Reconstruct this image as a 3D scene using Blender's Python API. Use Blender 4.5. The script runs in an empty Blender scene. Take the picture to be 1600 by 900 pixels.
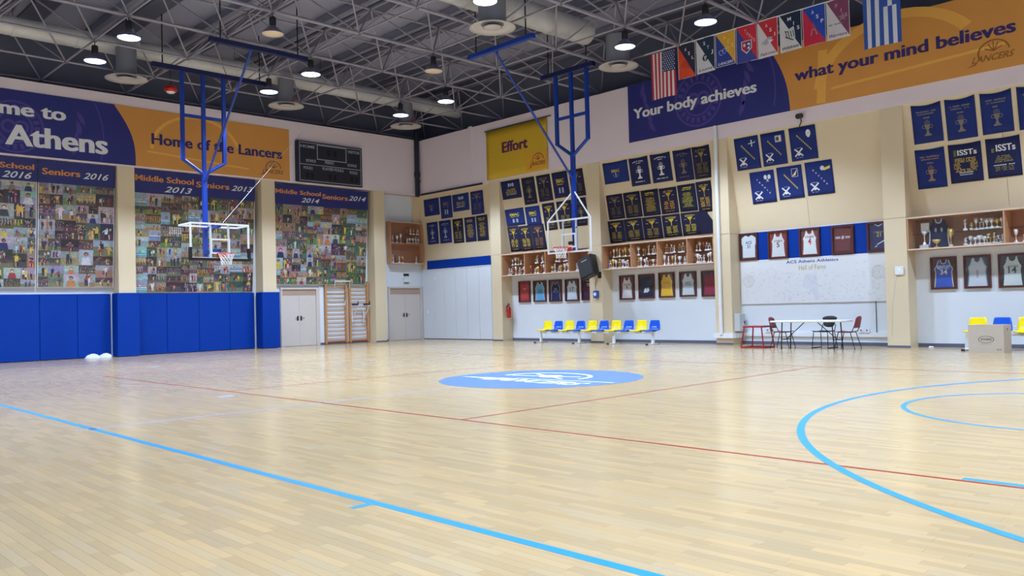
import bpy, math, random
from mathutils import Vector, Matrix
random.seed(11)
SC = bpy.context.scene
COL = SC.collection
PI = math.pi

# ------------------------------------------------------------------ camera
CAM_POS = Vector((28.632, -22.467, 1.29))
RR = ((0.69772191, -0.03433235, -0.71554554), (0.71591412, -0.00216125, 0.69818500), (-0.02551680, -0.99940813, 0.02307106))
FPX = 1292.19
cam_data = bpy.data.cameras.new('camera')
cam = bpy.data.objects.new('camera', cam_data)
COL.objects.link(cam)
cam_data.sensor_width = 36.0
cam_data.lens = FPX * 36.0 / 1600.0
cam_data.clip_end = 200
cam.matrix_world = Matrix(((RR[0][0], -RR[0][1], -RR[0][2], CAM_POS.x), (RR[1][0], -RR[1][1], -RR[1][2], CAM_POS.y),
                           (RR[2][0], -RR[2][1], -RR[2][2], CAM_POS.z), (0, 0, 0, 1)))
SC.camera = cam
# ------------------------------------------------------------------ world, exposure
w = bpy.data.worlds.new('world'); SC.world = w; w.use_nodes = True
w.node_tree.nodes['Background'].inputs[0].default_value = (0.10, 0.11, 0.14, 1)
w.node_tree.nodes['Background'].inputs[1].default_value = 0.3
SC.view_settings.view_transform = 'Standard'
SC.view_settings.look = 'None'
SC.view_settings.gamma = 1.0
SC.view_settings.use_curve_mapping = False
SC.view_settings.exposure = 0.0
LAMP_WATTS = 1900.0            # beam of each lit high-bay lamp
LAMP_SPREAD = 116.0           # beam angle of the reflector, degrees
LENS_GLOW = 14.0
LAMP_COLOR = (0.62, 0.77, 1.0)


def in_frame(p, m=0):
    d = Vector(p) - CAM_POS
    c = [RR[0][k] * d.x + RR[1][k] * d.y + RR[2][k] * d.z for k in range(3)]
    if c[2] < 0.3: return None
    x = c[0] / c[2] * FPX + 800; y = c[1] / c[2] * FPX + 450
    if -m < x < 1600 + m and -m < y < 900 + m: return c[2]
    return None


# ------------------------------------------------------------------ materials
def lin(c):
    return tuple(((v / 255) / 12.92 if v / 255 <= 0.04045 else ((v / 255 + 0.055) / 1.055) ** 2.4) for v in c)

MATS = {}
def mat(name, rgb, rough=0.6, metal=0.0, var=0.05, scale=5.0, bump=0.0, spec=0.5, emit=0.0, coat=0.0, stretch=None):
    if name in MATS: return MATS[name]
    m = bpy.data.materials.new(name); MATS[name] = m; m.use_nodes = True
    nt = m.node_tree; b = nt.nodes['Principled BSDF']
    c = lin(rgb)
    tc = nt.nodes.new('ShaderNodeTexCoord'); nz = nt.nodes.new('ShaderNodeTexNoise'); nz.inputs['Scale'].default_value = scale
    nz.inputs['Detail'].default_value = 3
    mp = nt.nodes.new('ShaderNodeMapping')
    if stretch: mp.inputs['Scale'].default_value = stretch
    nt.links.new(tc.outputs['Object'], mp.inputs[0]); nt.links.new(mp.outputs[0], nz.inputs['Vector'])
    mx = nt.nodes.new('ShaderNodeMix'); mx.data_type = 'RGBA'
    mx.inputs[6].default_value = tuple(min(1, v * (1 - var)) for v in c) + (1,)
    mx.inputs[7].default_value = tuple(min(1, v * (1 + var)) for v in c) + (1,)
    nt.links.new(nz.outputs[0], mx.inputs[0]); nt.links.new(mx.outputs[2], b.inputs['Base Color'])
    b.inputs['Roughness'].default_value = rough; b.inputs['Metallic'].default_value = metal
    b.inputs['Specular IOR Level'].default_value = spec
    b.inputs['Coat Weight'].default_value = coat
    if bump:
        bp = nt.nodes.new('ShaderNodeBump'); bp.inputs['Strength'].default_value = bump; bp.inputs['Distance'].default_value = 0.01
        n2 = nt.nodes.new('ShaderNodeTexNoise'); n2.inputs['Scale'].default_value = scale * 8
        nt.links.new(mp.outputs[0], n2.inputs['Vector'])
        nt.links.new(n2.outputs[0], bp.inputs['Height']); nt.links.new(bp.outputs[0], b.inputs['Normal'])
    if emit:
        b.inputs['Emission Color'].default_value = c + (1,); b.inputs['Emission Strength'].default_value = emit
    return m


def mat_attr(name, rough=0.6, var=0.15, scale=40.0, coat=0.0, spec=0.5, stretch=None, bump=0):
    if name in MATS: return MATS[name]
    m = mat(name, (128, 128, 128), rough, 0, var, scale, bump, spec, 0, coat, stretch)
    nt = m.node_tree; b = nt.nodes['Principled BSDF']
    at = nt.nodes.new('ShaderNodeAttribute'); at.attribute_name = 'Col'
    mx = [n for n in nt.nodes if n.type == 'MIX'][0]
    mul = nt.nodes.new('ShaderNodeMix'); mul.data_type = 'RGBA'; mul.blend_type = 'MULTIPLY'; mul.inputs[0].default_value = 1
    mx.inputs[6].default_value = (1 - var,) * 3 + (1,); mx.inputs[7].default_value = (1 + var,) * 3 + (1,)
    nt.links.new(at.outputs['Color'], mul.inputs[6]); nt.links.new(mx.outputs[2], mul.inputs[7])
    nt.links.new(mul.outputs[2], b.inputs['Base Color'])
    return m


def mat_glass(name, tint=(252, 254, 254), gloss=0.06):
    if name in MATS: return MATS[name]
    m = bpy.data.materials.new(name); MATS[name] = m; m.use_nodes = True
    nt = m.node_tree; nt.nodes.remove(nt.nodes['Principled BSDF'])
    out = nt.nodes['Material Output']
    tr = nt.nodes.new('ShaderNodeBsdfTransparent'); tr.inputs[0].default_value = lin(tint) + (1,)
    gl = nt.nodes.new('ShaderNodeBsdfGlossy'); gl.inputs['Roughness'].default_value = 0.05
    fc = nt.nodes.new('ShaderNodeLayerWeight'); fc.inputs[0].default_value = 0.5
    pw = nt.nodes.new('ShaderNodeMath'); pw.operation = 'POWER'; pw.inputs[1].default_value = 5
    lw = nt.nodes.new('ShaderNodeMath'); lw.operation = 'MULTIPLY_ADD'; lw.inputs[1].default_value = 0.9; lw.inputs[2].default_value = 0.03
    nt.links.new(fc.outputs['Facing'], pw.inputs[0]); nt.links.new(pw.outputs[0], lw.inputs[0])
    mx = nt.nodes.new('ShaderNodeMixShader')
    nt.links.new(lw.outputs[0], mx.inputs[0]); nt.links.new(tr.outputs[0], mx.inputs[1]); nt.links.new(gl.outputs[0], mx.inputs[2])
    nt.links.new(mx.outputs[0], out.inputs[0])
    return m

M_WHITE = mat('white_wall_paint', (222, 228, 236), 0.55, var=0.03, scale=1.5, bump=0.03)
M_UPPER = mat('upper_wall_paint', (232, 218, 226), 0.6, var=0.03, scale=1.0, bump=0.03)
M_BEIGE = mat('beige_paint', (222, 204, 172), 0.55, var=0.03, scale=1.5, bump=0.02)
M_DARKWALL = mat('dark_cladding', (104, 108, 130), 0.7, var=0.08, scale=2)
M_ROOF = mat('roof_deck', (148, 150, 174), 0.7, var=0.1, scale=1.2)
M_RIB = mat('deck_rib_steel', (84, 86, 108), 0.7, var=0.08)
M_PURLIN = mat('purlin_steel', (128, 130, 150), 0.6, var=0.08)
M_TUBE = mat('space_frame_tube', (148, 144, 160), 0.45, metal=0.1, var=0.08)
M_NODE = mat('space_frame_node', (104, 102, 114), 0.45, metal=0.2)
M_DUCT = mat('galvanised_duct', (200, 200, 202), 0.42, metal=0.15, var=0.14, scale=3)
M_DIFF = mat('diffuser_enamel', (186, 180, 180), 0.5)
M_PLENUM = mat('plenum_grey', (126, 128, 140), 0.6)
M_BLUEPAD = mat('blue_vinyl_pad', (2, 54, 150), 0.6, var=0.05, scale=3, bump=0.05, spec=0.15)
M_BLUESTEEL = mat('blue_steel', (14, 58, 156), 0.4, var=0.05)
M_DARKBLUE = mat('dark_blue_steel', (18, 30, 80), 0.45)
M_NAVY = mat('navy_cloth', (24, 32, 84), 0.85, var=0.12, scale=6, bump=0.1)
M_NAVY2 = mat('blue_navy_cloth', (22, 44, 116), 0.85, var=0.1, scale=6, bump=0.1)
M_NAVYDK = mat('dark_navy_cloth', (26, 26, 60), 0.85, var=0.12, scale=6, bump=0.1)
M_PRINT = mat_attr('print_ink', 0.7, 0.06, 12)
M_PHOTO = mat_attr('photo_print', 0.45, 0.55, 17, bump=0)
[n for n in M_PHOTO.node_tree.nodes if n.type == 'TEX_NOISE'][0].inputs['Detail'].default_value = 6
M_WOOD = mat('case_wood', (200, 150, 112), 0.45, var=0.12, scale=6, stretch=(1, 1, 8))
M_CASEBACK = mat('case_back_wood', (160, 112, 88), 0.5, var=0.15, scale=5)
M_CASEEDGE = mat('case_edge', (220, 196, 176), 0.4)
M_FRAME = mat('frame_wood', (88, 40, 34), 0.35, var=0.15, scale=12)
M_GLASS = mat_glass('clear_glass')
M_GOLD = mat('gold_metal', (230, 194, 116), 0.25, metal=0.6)
M_SILVER = mat('silver_metal', (238, 238, 242), 0.22, metal=0.55)
M_BRONZE = mat('bronze_metal', (168, 108, 76), 0.3, metal=0.7)
M_TBASE = mat('trophy_marble', (228, 224, 222), 0.3, var=0.12, scale=30)
M_TDARK = mat('trophy_dark_base', (54, 36, 32), 0.35)
M_BLACK = mat('black_plastic', (26, 27, 32), 0.5)
M_DKMETAL = mat('dark_metal', (48, 50, 58), 0.4, metal=0.5)
M_WMETAL = mat('white_metal', (232, 234, 238), 0.35)
M_WPLASTIC = mat('white_plastic', (228, 230, 234), 0.4)
M_RED = mat('red_enamel', (196, 34, 34), 0.35)
M_DKRED = mat('dark_red_steel', (160, 28, 44), 0.4)
M_MAROON = mat('maroon_plastic', (128, 42, 56), 0.5)
M_YELLOW = mat('yellow_plastic', (250, 226, 10), 0.3, var=0.02)
M_BLUESEAT = mat('blue_plastic', (14, 88, 206), 0.3, var=0.03)
M_DOOR = mat('door_grey', (206, 196, 190), 0.5, var=0.03)
M_LINTEL = mat('lintel_tan', (176, 152, 132), 0.55)
M_BARWOOD = mat('wall_bar_wood', (196, 142, 92), 0.45, var=0.12, scale=5, stretch=(6, 6, 1))
M_SKIRT = mat('skirting', (92, 98, 118), 0.5)
M_CARD = mat('cardboard', (186, 172, 156), 0.8, var=0.04)
M_LINEC = mat('cyan_court_paint', (44, 140, 196), 0.35, var=0.03)
M_LINEP = mat('glare_paled_court_paint', (156, 156, 176), 0.35, var=0.08, scale=20)  # court blue paled in the colour to imitate grazing floor reflection
M_LINEF = mat('glare_faded_worn_court_paint', (170, 160, 150), 0.35, var=0.08, scale=20)  # far court lines: wear, plus grazing glare painted as a near-floor tone
M_LINER = mat('red_court_paint', (150, 34, 30), 0.35, var=0.06)
M_CIRCLE = mat('centre_circle_blue', (88, 120, 164), 0.4, var=0.06, scale=3)
M_LOGOW = mat('centre_logo_white', (240, 242, 244), 0.4)
M_NET = mat('net_cord', (236, 234, 234), 0.8)
M_LAMPOFF = mat('unlit_lamp_glass', (226, 206, 176), 0.4)
M_SHADE = mat('lamp_shade_aluminium', (120, 116, 150), 0.4, metal=0.3)
M_PIPE = mat('dark_pipe', (22, 26, 48), 0.4)
M_FLOORBASE = mat('floor_subbase', (150, 124, 92), 0.8)
M_PLANK = mat_attr('parquet_varnish', 0.19, 0.05, 7, coat=0.0, stretch=(1, 14, 1))
def lamp_mat():
    m = bpy.data.materials.new('lit_lamp_glass'); m.use_nodes = True
    nt = m.node_tree; nt.nodes.remove(nt.nodes['Principled BSDF'])
    e = nt.nodes.new('ShaderNodeEmission'); e.inputs[0].default_value = LAMP_COLOR + (1,); e.inputs[1].default_value = LENS_GLOW
    nt.links.new(e.outputs[0], nt.nodes['Material Output'].inputs[0])
    return m
M_LAMP = lamp_mat()


# ------------------------------------------------------------------ builders
ORG = {}
_tc = {}
def text_geo(s, bold=0.0, shear=0.0):
    k = (s, bold, shear)
    if k in _tc: return _tc[k]
    cu = bpy.data.curves.new('glyphs', 'FONT'); cu.body = s; cu.size = 1; cu.offset = bold; cu.shear = shear; cu.resolution_u = 3
    ob = bpy.data.objects.new('glyphs', cu)
    me = bpy.data.meshes.new_from_object(ob)
    vs = [(v.co.x, v.co.y) for v in me.vertices]; fs = [tuple(p.vertices) for p in me.polygons]
    bpy.data.objects.remove(ob); bpy.data.curves.remove(cu); bpy.data.meshes.remove(me)
    _tc[k] = (vs, fs)
    return _tc[k]


class B:
    def __init__(s):
        s.v = []; s.f = []; s.m = []; s.s = []; s.c = []; s.n = 0
    def add(s, vs, fs, mi=0, smooth=False, col=None):
        o = len(s.v); s.v += [tuple(p) for p in vs]
        if col is not None and max(col) > 1.001: col = lin(col)
        s.c += [col or (0.8, 0.8, 0.8)] * len(vs)
        for f in fs:
            s.f.append(tuple(i + o for i in f)); s.m.append(mi); s.s.append(smooth)
    def box(s, x0, x1, y0, y1, z0, z1, mi=0, col=None):
        s.hexa([(x0, y0, z0), (x1, y0, z0), (x1, y1, z0), (x0, y1, z0), (x0, y0, z1), (x1, y0, z1), (x1, y1, z1), (x0, y1, z1)], mi, col)
    def hexa(s, p, mi=0, col=None):
        s.add(p, [(0, 3, 2, 1), (4, 5, 6, 7), (0, 1, 5, 4), (1, 2, 6, 5), (2, 3, 7, 6), (3, 0, 4, 7)], mi, False, col)
    def slab(s, P, u0, u1, v0, v1, w0, w1, mi=0, col=None):
        s.hexa([P(u0, v0, w0), P(u1, v0, w0), P(u1, v1, w0), P(u0, v1, w0), P(u0, v0, w1), P(u1, v0, w1), P(u1, v1, w1), P(u0, v1, w1)], mi, col)
    def bbox(s, x0, x1, y0, y1, z0, z1, b=0.01, mi=0):
        # box with chamfered edges
        bm = []
        for z, i in ((z0, b), (z0 + b, 0), (z1 - b, 0), (z1, b)):
            bm.append([(x0 + i + b * (i == 0) * 0, y0 + i, z)])
        def ring(z, i):
            a = b
            return [(x0 + i + a, y0 + i, z), (x1 - i - a, y0 + i, z), (x1 - i, y0 + i + a, z), (x1 - i, y1 - i - a, z), (x1 - i - a, y1 - i, z), (x0 + i + a, y1 - i, z), (x0 + i, y1 - i - a, z), (x0 + i, y0 + i + a, z)]
        vs = ring(z0, b) + ring(z0 + b, 0) + ring(z1 - b, 0) + ring(z1, b)
        fs = [tuple(reversed(range(8))), tuple(range(24, 32))]
        for k in range(3):
            for j in range(8):
                fs.append((k * 8 + j, k * 8 + (j + 1) % 8, k * 8 + 8 + (j + 1) % 8, k * 8 + 8 + j))
        s.add(vs, fs, mi)
    def tube(s, p, q, r, n=8, mi=0, r2=None, caps=True, col=None):
        p = Vector(p); q = Vector(q); d = (q - p)
        if d.length < 1e-6: return
        d.normalize()
        a = Vector((0, 0, 1)) if abs(d.z) < 0.9 else Vector((1, 0, 0))
        e1 = d.cross(a).normalized(); e2 = d.cross(e1)
        r2 = r if r2 is None else r2
        vs = [p + (e1 * math.cos(2 * PI * k / n) + e2 * math.sin(2 * PI * k / n)) * r for k in range(n)]
        vs += [q + (e1 * math.cos(2 * PI * k / n) + e2 * math.sin(2 * PI * k / n)) * r2 for k in range(n)]
        s.add(vs, [(k, (k + 1) % n, n + (k + 1) % n, n + k) for k in range(n)], mi, True, col)
        if caps:
            s.add(vs[:n], [tuple(reversed(range(n)))], mi, False, col); s.add(vs[n:], [tuple(range(n))], mi, False, col)
    def path(s, pts, r, n=6, mi=0, col=None):
        for a, b in zip(pts[:-1], pts[1:]): s.tube(a, b, r, n, mi, col=col)
        for p in pts[1:-1]: s.ball(p, r, mi, 5, 4)
    def ball(s, c, r, mi=0, n=8, m=6, col=None, sz=1.0):
        prof = [(r * math.sin(PI * k / m), -r * sz * math.cos(PI * k / m)) for k in range(m + 1)]
        s.lathe(prof, c, n, mi, col)
    def lathe(s, prof, c, n=12, mi=0, col=None, smooth=True):
        vs = []
        for r, z in prof:
            for k in range(n):
                vs.append((c[0] + max(r, 1e-4) * math.cos(2 * PI * k / n), c[1] + max(r, 1e-4) * math.sin(2 * PI * k / n), c[2] + z))
        fs = []
        for i in range(len(prof) - 1):
            for k in range(n):
                fs.append((i * n + k, i * n + (k + 1) % n, (i + 1) * n + (k + 1) % n, (i + 1) * n + k))
        s.add(vs, fs, mi, smooth, col)
    def poly(s, P, pts, w, col=None, mi=0):
        s.n += 1; w += 1.2e-5 * (s.n % 50)      # overlapping print layers never share a plane
        s.add([P(u, v, w) for u, v in pts], [tuple(range(len(pts)))], mi, False, col)
    def prism(s, P, pts, w0, w1, col=None, mi=0):
        n = len(pts)
        s.add([P(u, v, w0) for u, v in pts] + [P(u, v, w1) for u, v in pts],
              [tuple(reversed(range(n))), tuple(range(n, 2 * n))] + [(k, (k + 1) % n, n + (k + 1) % n, n + k) for k in range(n)], mi, False, col)
    def rect(s, P, u0, u1, v0, v1, w, col=None, mi=0):
        s.poly(P, [(u0, v0), (u1, v0), (u1, v1), (u0, v1)], w, col, mi)
    def disc(s, P, cu, cv, r, w, col=None, n=16, mi=0, ry=None):
        ry = ry or r
        s.poly(P, [(cu + r * math.cos(2 * PI * k / n), cv + ry * math.sin(2 * PI * k / n)) for k in range(n)], w, col, mi)
    def ring(s, P, cu, cv, r0, r1, w, col=None, a0=0, a1=2 * PI, n=24, mi=0, ky=1.0):
        for k in range(n):
            a = a0 + (a1 - a0) * k / n; b = a0 + (a1 - a0) * (k + 1) / n
            s.poly(P, [(cu + r0 * math.cos(a), cv + ky * r0 * math.sin(a)), (cu + r1 * math.cos(a), cv + ky * r1 * math.sin(a)),
                       (cu + r1 * math.cos(b), cv + ky * r1 * math.sin(b)), (cu + r0 * math.cos(b), cv + ky * r0 * math.sin(b))], w, col, mi)
    def line(s, P, a, b, wd, w, col=None, mi=0):
        dx, dy = b[0] - a[0], b[1] - a[1]; L = math.hypot(dx, dy) or 1
        nx, ny = -dy / L * wd / 2, dx / L * wd / 2
        s.poly(P, [(a[0] - nx, a[1] - ny), (b[0] - nx, b[1] - ny), (b[0] + nx, b[1] + ny), (a[0] + nx, a[1] + ny)], w, col, mi)
    def text(s, P, t, u0, u1, vb, cap, w, col=None, bold=0.0, shear=0.0, mi=0, slope=0.0):
        vs, fs = text_geo(t, min(bold, 0.012), shear)
        x0 = min(v[0] for v in vs); x1 = max(v[0] for v in vs)
        k = (u1 - u0) / (x1 - x0); ky = cap / 0.73
        ex = max(0.0, bold - 0.012)
        for q in ((0.0,) if ex < 0.004 else (-ex, 0.0, ex)):
            s.add([P(u0 + (x - x0 + q) * k, vb + y * ky + slope * (x - x0) * k, w + 0.0004 * (q > 0) - 0.0004 * (q < 0)) for x, y in vs], fs, mi, False, col)
    def cloth(s, P, u0, u1, v0, v1, mi=0, nx=8, ny=8, th=0.006, colf=None, top=None):
        top = top or (lambda t: 0)
        def pt(i, j, w):
            t = i / nx; v = v0 + (v1 - v0) * j / ny
            return P(u0 + (u1 - u0) * t, v + top(t) * (j / ny), w)
        N = (nx + 1) * (ny + 1)
        vs = [pt(i, j, 0) for j in range(ny + 1) for i in range(nx + 1)] + [pt(i, j, -th) for j in range(ny + 1) for i in range(nx + 1)]
        fs = []
        for j in range(ny):
            for i in range(nx):
                a = j * (nx + 1) + i
                fs.append((a, a + 1, a + nx + 2, a + nx + 1)); fs.append((N + a, N + a + nx + 1, N + a + nx + 2, N + a + 1))
        for i in range(nx):
            fs.append((i, N + i, N + i + 1, i + 1)); a = ny * (nx + 1) + i; fs.append((a, a + 1, N + a + 1, N + a))
        for j in range(ny):
            a = j * (nx + 1); fs.append((a, a + nx + 1, N + a + nx + 1, N + a)); a += nx; fs.append((a, N + a, N + a + nx + 1, a + nx + 1))
        s.add(vs, fs, mi, True)
    def obj(s, name, mats, parent=None, local=False):
        if not isinstance(mats, (list, tuple)): mats = [mats]
        me = bpy.data.meshes.new(name)
        if parent is not None: o0 = Vector((0, 0, 0)) if local else ORG[parent]
        elif local: o0 = Vector((0, 0, 0))
        else:
            xs = [p[0] for p in s.v]; ys = [p[1] for p in s.v]; zs = [p[2] for p in s.v]
            o0 = Vector(((min(xs) + max(xs)) / 2, (min(ys) + max(ys)) / 2, min(zs)))
        me.from_pydata([(p[0] - o0.x, p[1] - o0.y, p[2] - o0.z) for p in s.v], [], s.f)
        for m in mats: me.materials.append(m)
        me.polygons.foreach_set('material_index', s.m); me.polygons.foreach_set('use_smooth', s.s)
        if any(m in (M_PRINT, M_PHOTO, M_PLANK) for m in mats):
            at = me.color_attributes.new('Col', 'FLOAT_COLOR', 'POINT')
            flat = []
            for c in s.c: flat += [c[0], c[1], c[2], 1.0]
            at.data.foreach_set('color', flat)
        me.update()
        o = bpy.data.objects.new(name, me); COL.objects.link(o)
        if parent is not None:
            o.parent = parent; ORG[o] = ORG[parent]
        else:
            o.location = o0; ORG[o] = o0.copy()
        return o


def tag(o, label=None, cat=None, group=None, kind=None):
    if label: o['label'] = label
    if cat: o['category'] = cat
    if group: o['group'] = group
    if kind: o['kind'] = kind
    return o

def thing(name, label, cat, loc=(0, 0, 0), group=None, rotz=0.0):
    o = bpy.data.objects.new(name, None); COL.objects.link(o); o.empty_display_size = 0.1
    o.location = loc; o.rotation_euler = (0, 0, rotz); ORG[o] = Vector(loc)
    return tag(o, label, cat, group)

def sroot(name, loc=(0, 0, 0)):
    o = bpy.data.objects.new(name, None); COL.objects.link(o); o.location = loc; ORG[o] = Vector(loc); o['kind'] = 'structure'
    return o

def dup(root, loc, rotz=None, label=None, group=None):
    r = root.copy(); COL.objects.link(r); r.location = loc; ORG[r] = Vector(loc)
    if rotz is not None: r.rotation_euler = (0, 0, rotz)
    if label: r['label'] = label
    if group: r['group'] = group
    for ch in list(root.children):
        c = ch.copy(); COL.objects.link(c); c.parent = r
        for g in ch.children:
            d = g.copy(); COL.objects.link(d); d.parent = c
    return r

ORD = ['first', 'second', 'third', 'fourth', 'fifth', 'sixth', 'seventh', 'eighth', 'ninth', 'tenth', 'eleventh', 'twelfth']
# wall planes: (u along the wall, v height, w out of the wall)
RW = lambda y0: (lambda u, v, w=0.0: (u, y0 - w, v))
LW = lambda x0: (lambda u, v, w=0.0: (x0 + w, u, v))
KS = 0.186; CS = 1 / math.hypot(1, KS)
def SLOPE(u, v, w=0.0): return (u, -0.53 + (6.2 - v) * KS - w * CS, v - w * KS * CS)
def NICHE(u, v, w=0.0): return (u, -0.25 + (6.4 - v) * 0.07 - w, v)
def POST(u, v, w=0.0): return (0.45 - (6.3 - v) * 0.08 + w, u, v)
def FLOOR(u, v, w=0.0): return (u, v, w)
X1, Y1 = 36.6, -25.0

# ------------------------------------------------------------------ floor
floor = B(); floor.box(-0.3, X1 + 0.3, Y1 - 0.3, 0.3, -0.25, -0.004); floor = floor.obj('floor', M_FLOORBASE); floor['kind'] = 'structure'
TONES = []
for k in range(10):
    t = random.uniform(-1, 1); hsh = random.uniform(-1, 1)
    TONES.append(tuple(v * (1 + 0.09 * t) for v in (lin((187 + 3 * hsh, 161, 121 - 4 * hsh)))))
PW = 0.066
planks = []
y = Y1; r = 0
while y < -0.001:
    x = -random.uniform(0, 0.5); y1 = min(y + PW, 0.0)
    while x < X1:
        L = random.choice((0.38, 0.44, 0.50, 0.56)); planks.append((x, L, y, random.randrange(10))); x += L
    y += PW
near = []
for i, (x, L, yy, t) in enumerate(planks):
    if x < 0 or x + L > X1: continue
    d = in_frame((x + L / 2, yy + PW / 2, 0))
    if d and d < 9: near.append((d, i))
near.sort(); near_ids = [i for d, i in near[:300]]; nset = set(near_ids)
GAP = 0.0005; ZT = 0.0; ZB = -0.004
def plank_geo(b, x0, x1, y0, y1, t, sides=True):
    x0 += GAP; x1 -= GAP; y0 += GAP; y1 -= GAP
    vs = [(x0, y0, ZT), (x1, y0, ZT), (x1, y1, ZT), (x0, y1, ZT)]
    if sides:
        vs += [(x0, y0, ZB), (x1, y0, ZB), (x1, y1, ZB), (x0, y1, ZB)]
        b.add(vs, [(0, 1, 2, 3), (0, 4, 5, 1), (1, 5, 6, 2), (2, 6, 7, 3), (3, 7, 4, 0)], 0, False, TONES[t])
    else: b.add(vs, [(0, 1, 2, 3)], 0, False, TONES[t])
far = B()
for i, (x, L, yy, t) in enumerate(planks):
    if i in nset: continue
    d = math.hypot(x - CAM_POS.x, yy - CAM_POS.y)
    plank_geo(far, max(x, 0), min(x + L, X1), yy, min(yy + PW, 0), t, d < 9)
o = far.obj('parquet_planks', M_PLANK, floor); o['kind'] = 'stuff'
pm = {}
for i in near_ids:
    x, L, yy, t = planks[i]
    if (L, t) not in pm:
        b = B(); plank_geo(b, 0, L, 0, PW, t); ob = b.obj('plank', M_PLANK, floor, local=True); pm[(L, t)] = ob.data
    else:
        ob = bpy.data.objects.new('plank', pm[(L, t)]); COL.objects.link(ob); ob.parent = floor
    ob.location = Vector((x, yy, 0)) - ORG[floor]

# court markings (paint)
CX, CY = 18.3, -11.72
ZP = 0.0012
def strip(name, x0, x1, y0, y1, m):
    b = B(); b.box(x0, x1, y0, y1, 0.0002, ZP); return b.obj(name, m, floor)
def arc(name, cx, cy, r, wd, a0, a1, m, n=64):
    b = B(); b.ring(FLOOR, cx, cy, r - wd, r, ZP + 0.0002, None, a0, a1, n); return b.obj(name, m, floor)
LWD = 0.075
strip('sideline', 4.3, 32.3, -19.29, -19.215, M_LINEC)
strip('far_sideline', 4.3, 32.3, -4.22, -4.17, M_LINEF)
strip('throw_in_mark', 23.94, 24.0, -19.44, -19.29, M_LINEC)
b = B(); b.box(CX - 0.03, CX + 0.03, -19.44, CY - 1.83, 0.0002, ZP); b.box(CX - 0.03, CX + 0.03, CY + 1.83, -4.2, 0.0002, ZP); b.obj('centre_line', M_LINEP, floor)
strip('baseline', 32.25, 32.3, -19.2, -4.2, M_LINEC)
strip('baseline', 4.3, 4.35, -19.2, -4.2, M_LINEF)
a3 = math.acos(1.0 / 6.75) if False else 1.36
arc('three_point_line', 30.73, CY, 6.75, LWD, PI - a3, PI + a3, M_LINEC, 96)
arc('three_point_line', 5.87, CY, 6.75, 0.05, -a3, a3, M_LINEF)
arc('free_throw_arc', 26.5, CY, 1.82, 0.06, PI / 2, 3 * PI / 2, M_LINEC)
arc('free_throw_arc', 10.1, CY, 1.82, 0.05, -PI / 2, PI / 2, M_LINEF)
strip('free_throw_line', 26.45, 26.5, CY - 1.82, CY + 1.82, M_LINEC)
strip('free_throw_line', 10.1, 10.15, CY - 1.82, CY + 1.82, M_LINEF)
strip('short_blue_line', 26.63, 28.6, -16.16, -16.08, M_LINEC)
strip('volleyball_sideline', 9.3, 27.3, -16.22, -16.18, M_LINER)
strip('volleyball_sideline', 9.3, 27.3, -7.22, -7.18, M_LINER)
strip('volleyball_end_line', 9.3, 9.33, -16.2, -7.2, M_LINER)
strip('volleyball_end_line', 27.27, 27.3, -16.2, -7.2, M_LINER)
strip('volleyball_attack_line', 15.285, 15.32, -16.2, -7.2, M_LINER)
strip('volleyball_attack_line', 21.295, 21.335, -16.2, -7.2, M_LINER)
for px_, py_ in ((10.62, -10.08), (9.55, -6.29), (7.04, -14.27), (16.1, -16.6)):
    strip('floor_mark', px_ - 0.12, px_ + 0.12, py_ - 0.12, py_ + 0.12, M_LINEP)
b = B(); b.ring(FLOOR, CX, CY, 0.0, 1.83, ZP + 0.0004, None, 0, 2 * PI, 64)
circ = b.obj('centre_circle', M_CIRCLE, floor)
b = B(); zl = ZP + 0.0012
b.ring(FLOOR, 18.15, -11.45, 0.84, 0.93, zl, None, -0.1, PI + 0.2, 32, ky=0.85)
b.poly(FLOOR, [(16.62, -12.20), (17.7, -12.05), (18.0, -12.0), (17.75, -12.3)], zl)
b.text(FLOOR, 'LANCERS', 17.45, 19.75, -12.42, 0.42, zl + 0.0003, None, 0.03, 0.45)
b.line(FLOOR, (17.4, -11.55), (18.8, -11.2), 0.07, zl); b.line(FLOOR, (17.6, -11.1), (18.75, -11.65), 0.07, zl)
b.line(FLOOR, (17.9, -11.95), (20.0, -11.75), 0.05, zl); b.disc(FLOOR, 18.2, -11.35, 0.22, zl + 0.0002, None, 12)
b.obj('lancers_logo', M_LOGOW, circ)

# ------------------------------------------------------------------ walls
PA = [5.33, 10.30, 15.26, 20.33, 25.3, 30.3, 35.3]      # pillars of the far side wall (x)
PLY = [-2.6, -7.55, -12.6, -17.6, -22.6]                # pillars of the end wall (y)
PWD = 0.56; PD = 0.55
wr_ = B(); wr_.box(-0.3, X1, 0.0, 0.3, 0, 6.2); wr_ = wr_.obj('wall_right', M_WHITE); wr_['kind'] = 'structure'
b = B(); b.box(0.3, X1, -PD, 0.3, 6.2, 8.5); b.box(3.95, 4.12, -PD - .06, -PD, 6.2, 8.54); o = b.obj('wall_upper_right', M_UPPER); o['kind'] = 'structure'
for k, c in enumerate(PA):
    b = B(); b.box(c - PWD / 2, c + PWD / 2, -PD, 0, 0, 3.31); b.box(c - PWD / 2, c + PWD / 2, -PD, 0, 3.33, 6.2)
    b.box(c - PWD / 2 + 0.01, c + PWD / 2 - 0.01, -PD + 0.012, 0, 3.31, 3.33)
    o = b.obj('pillar', M_BEIGE); o['kind'] = 'structure'
panels = sroot('wall_panels_right', (12, 0, 3.36))
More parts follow.
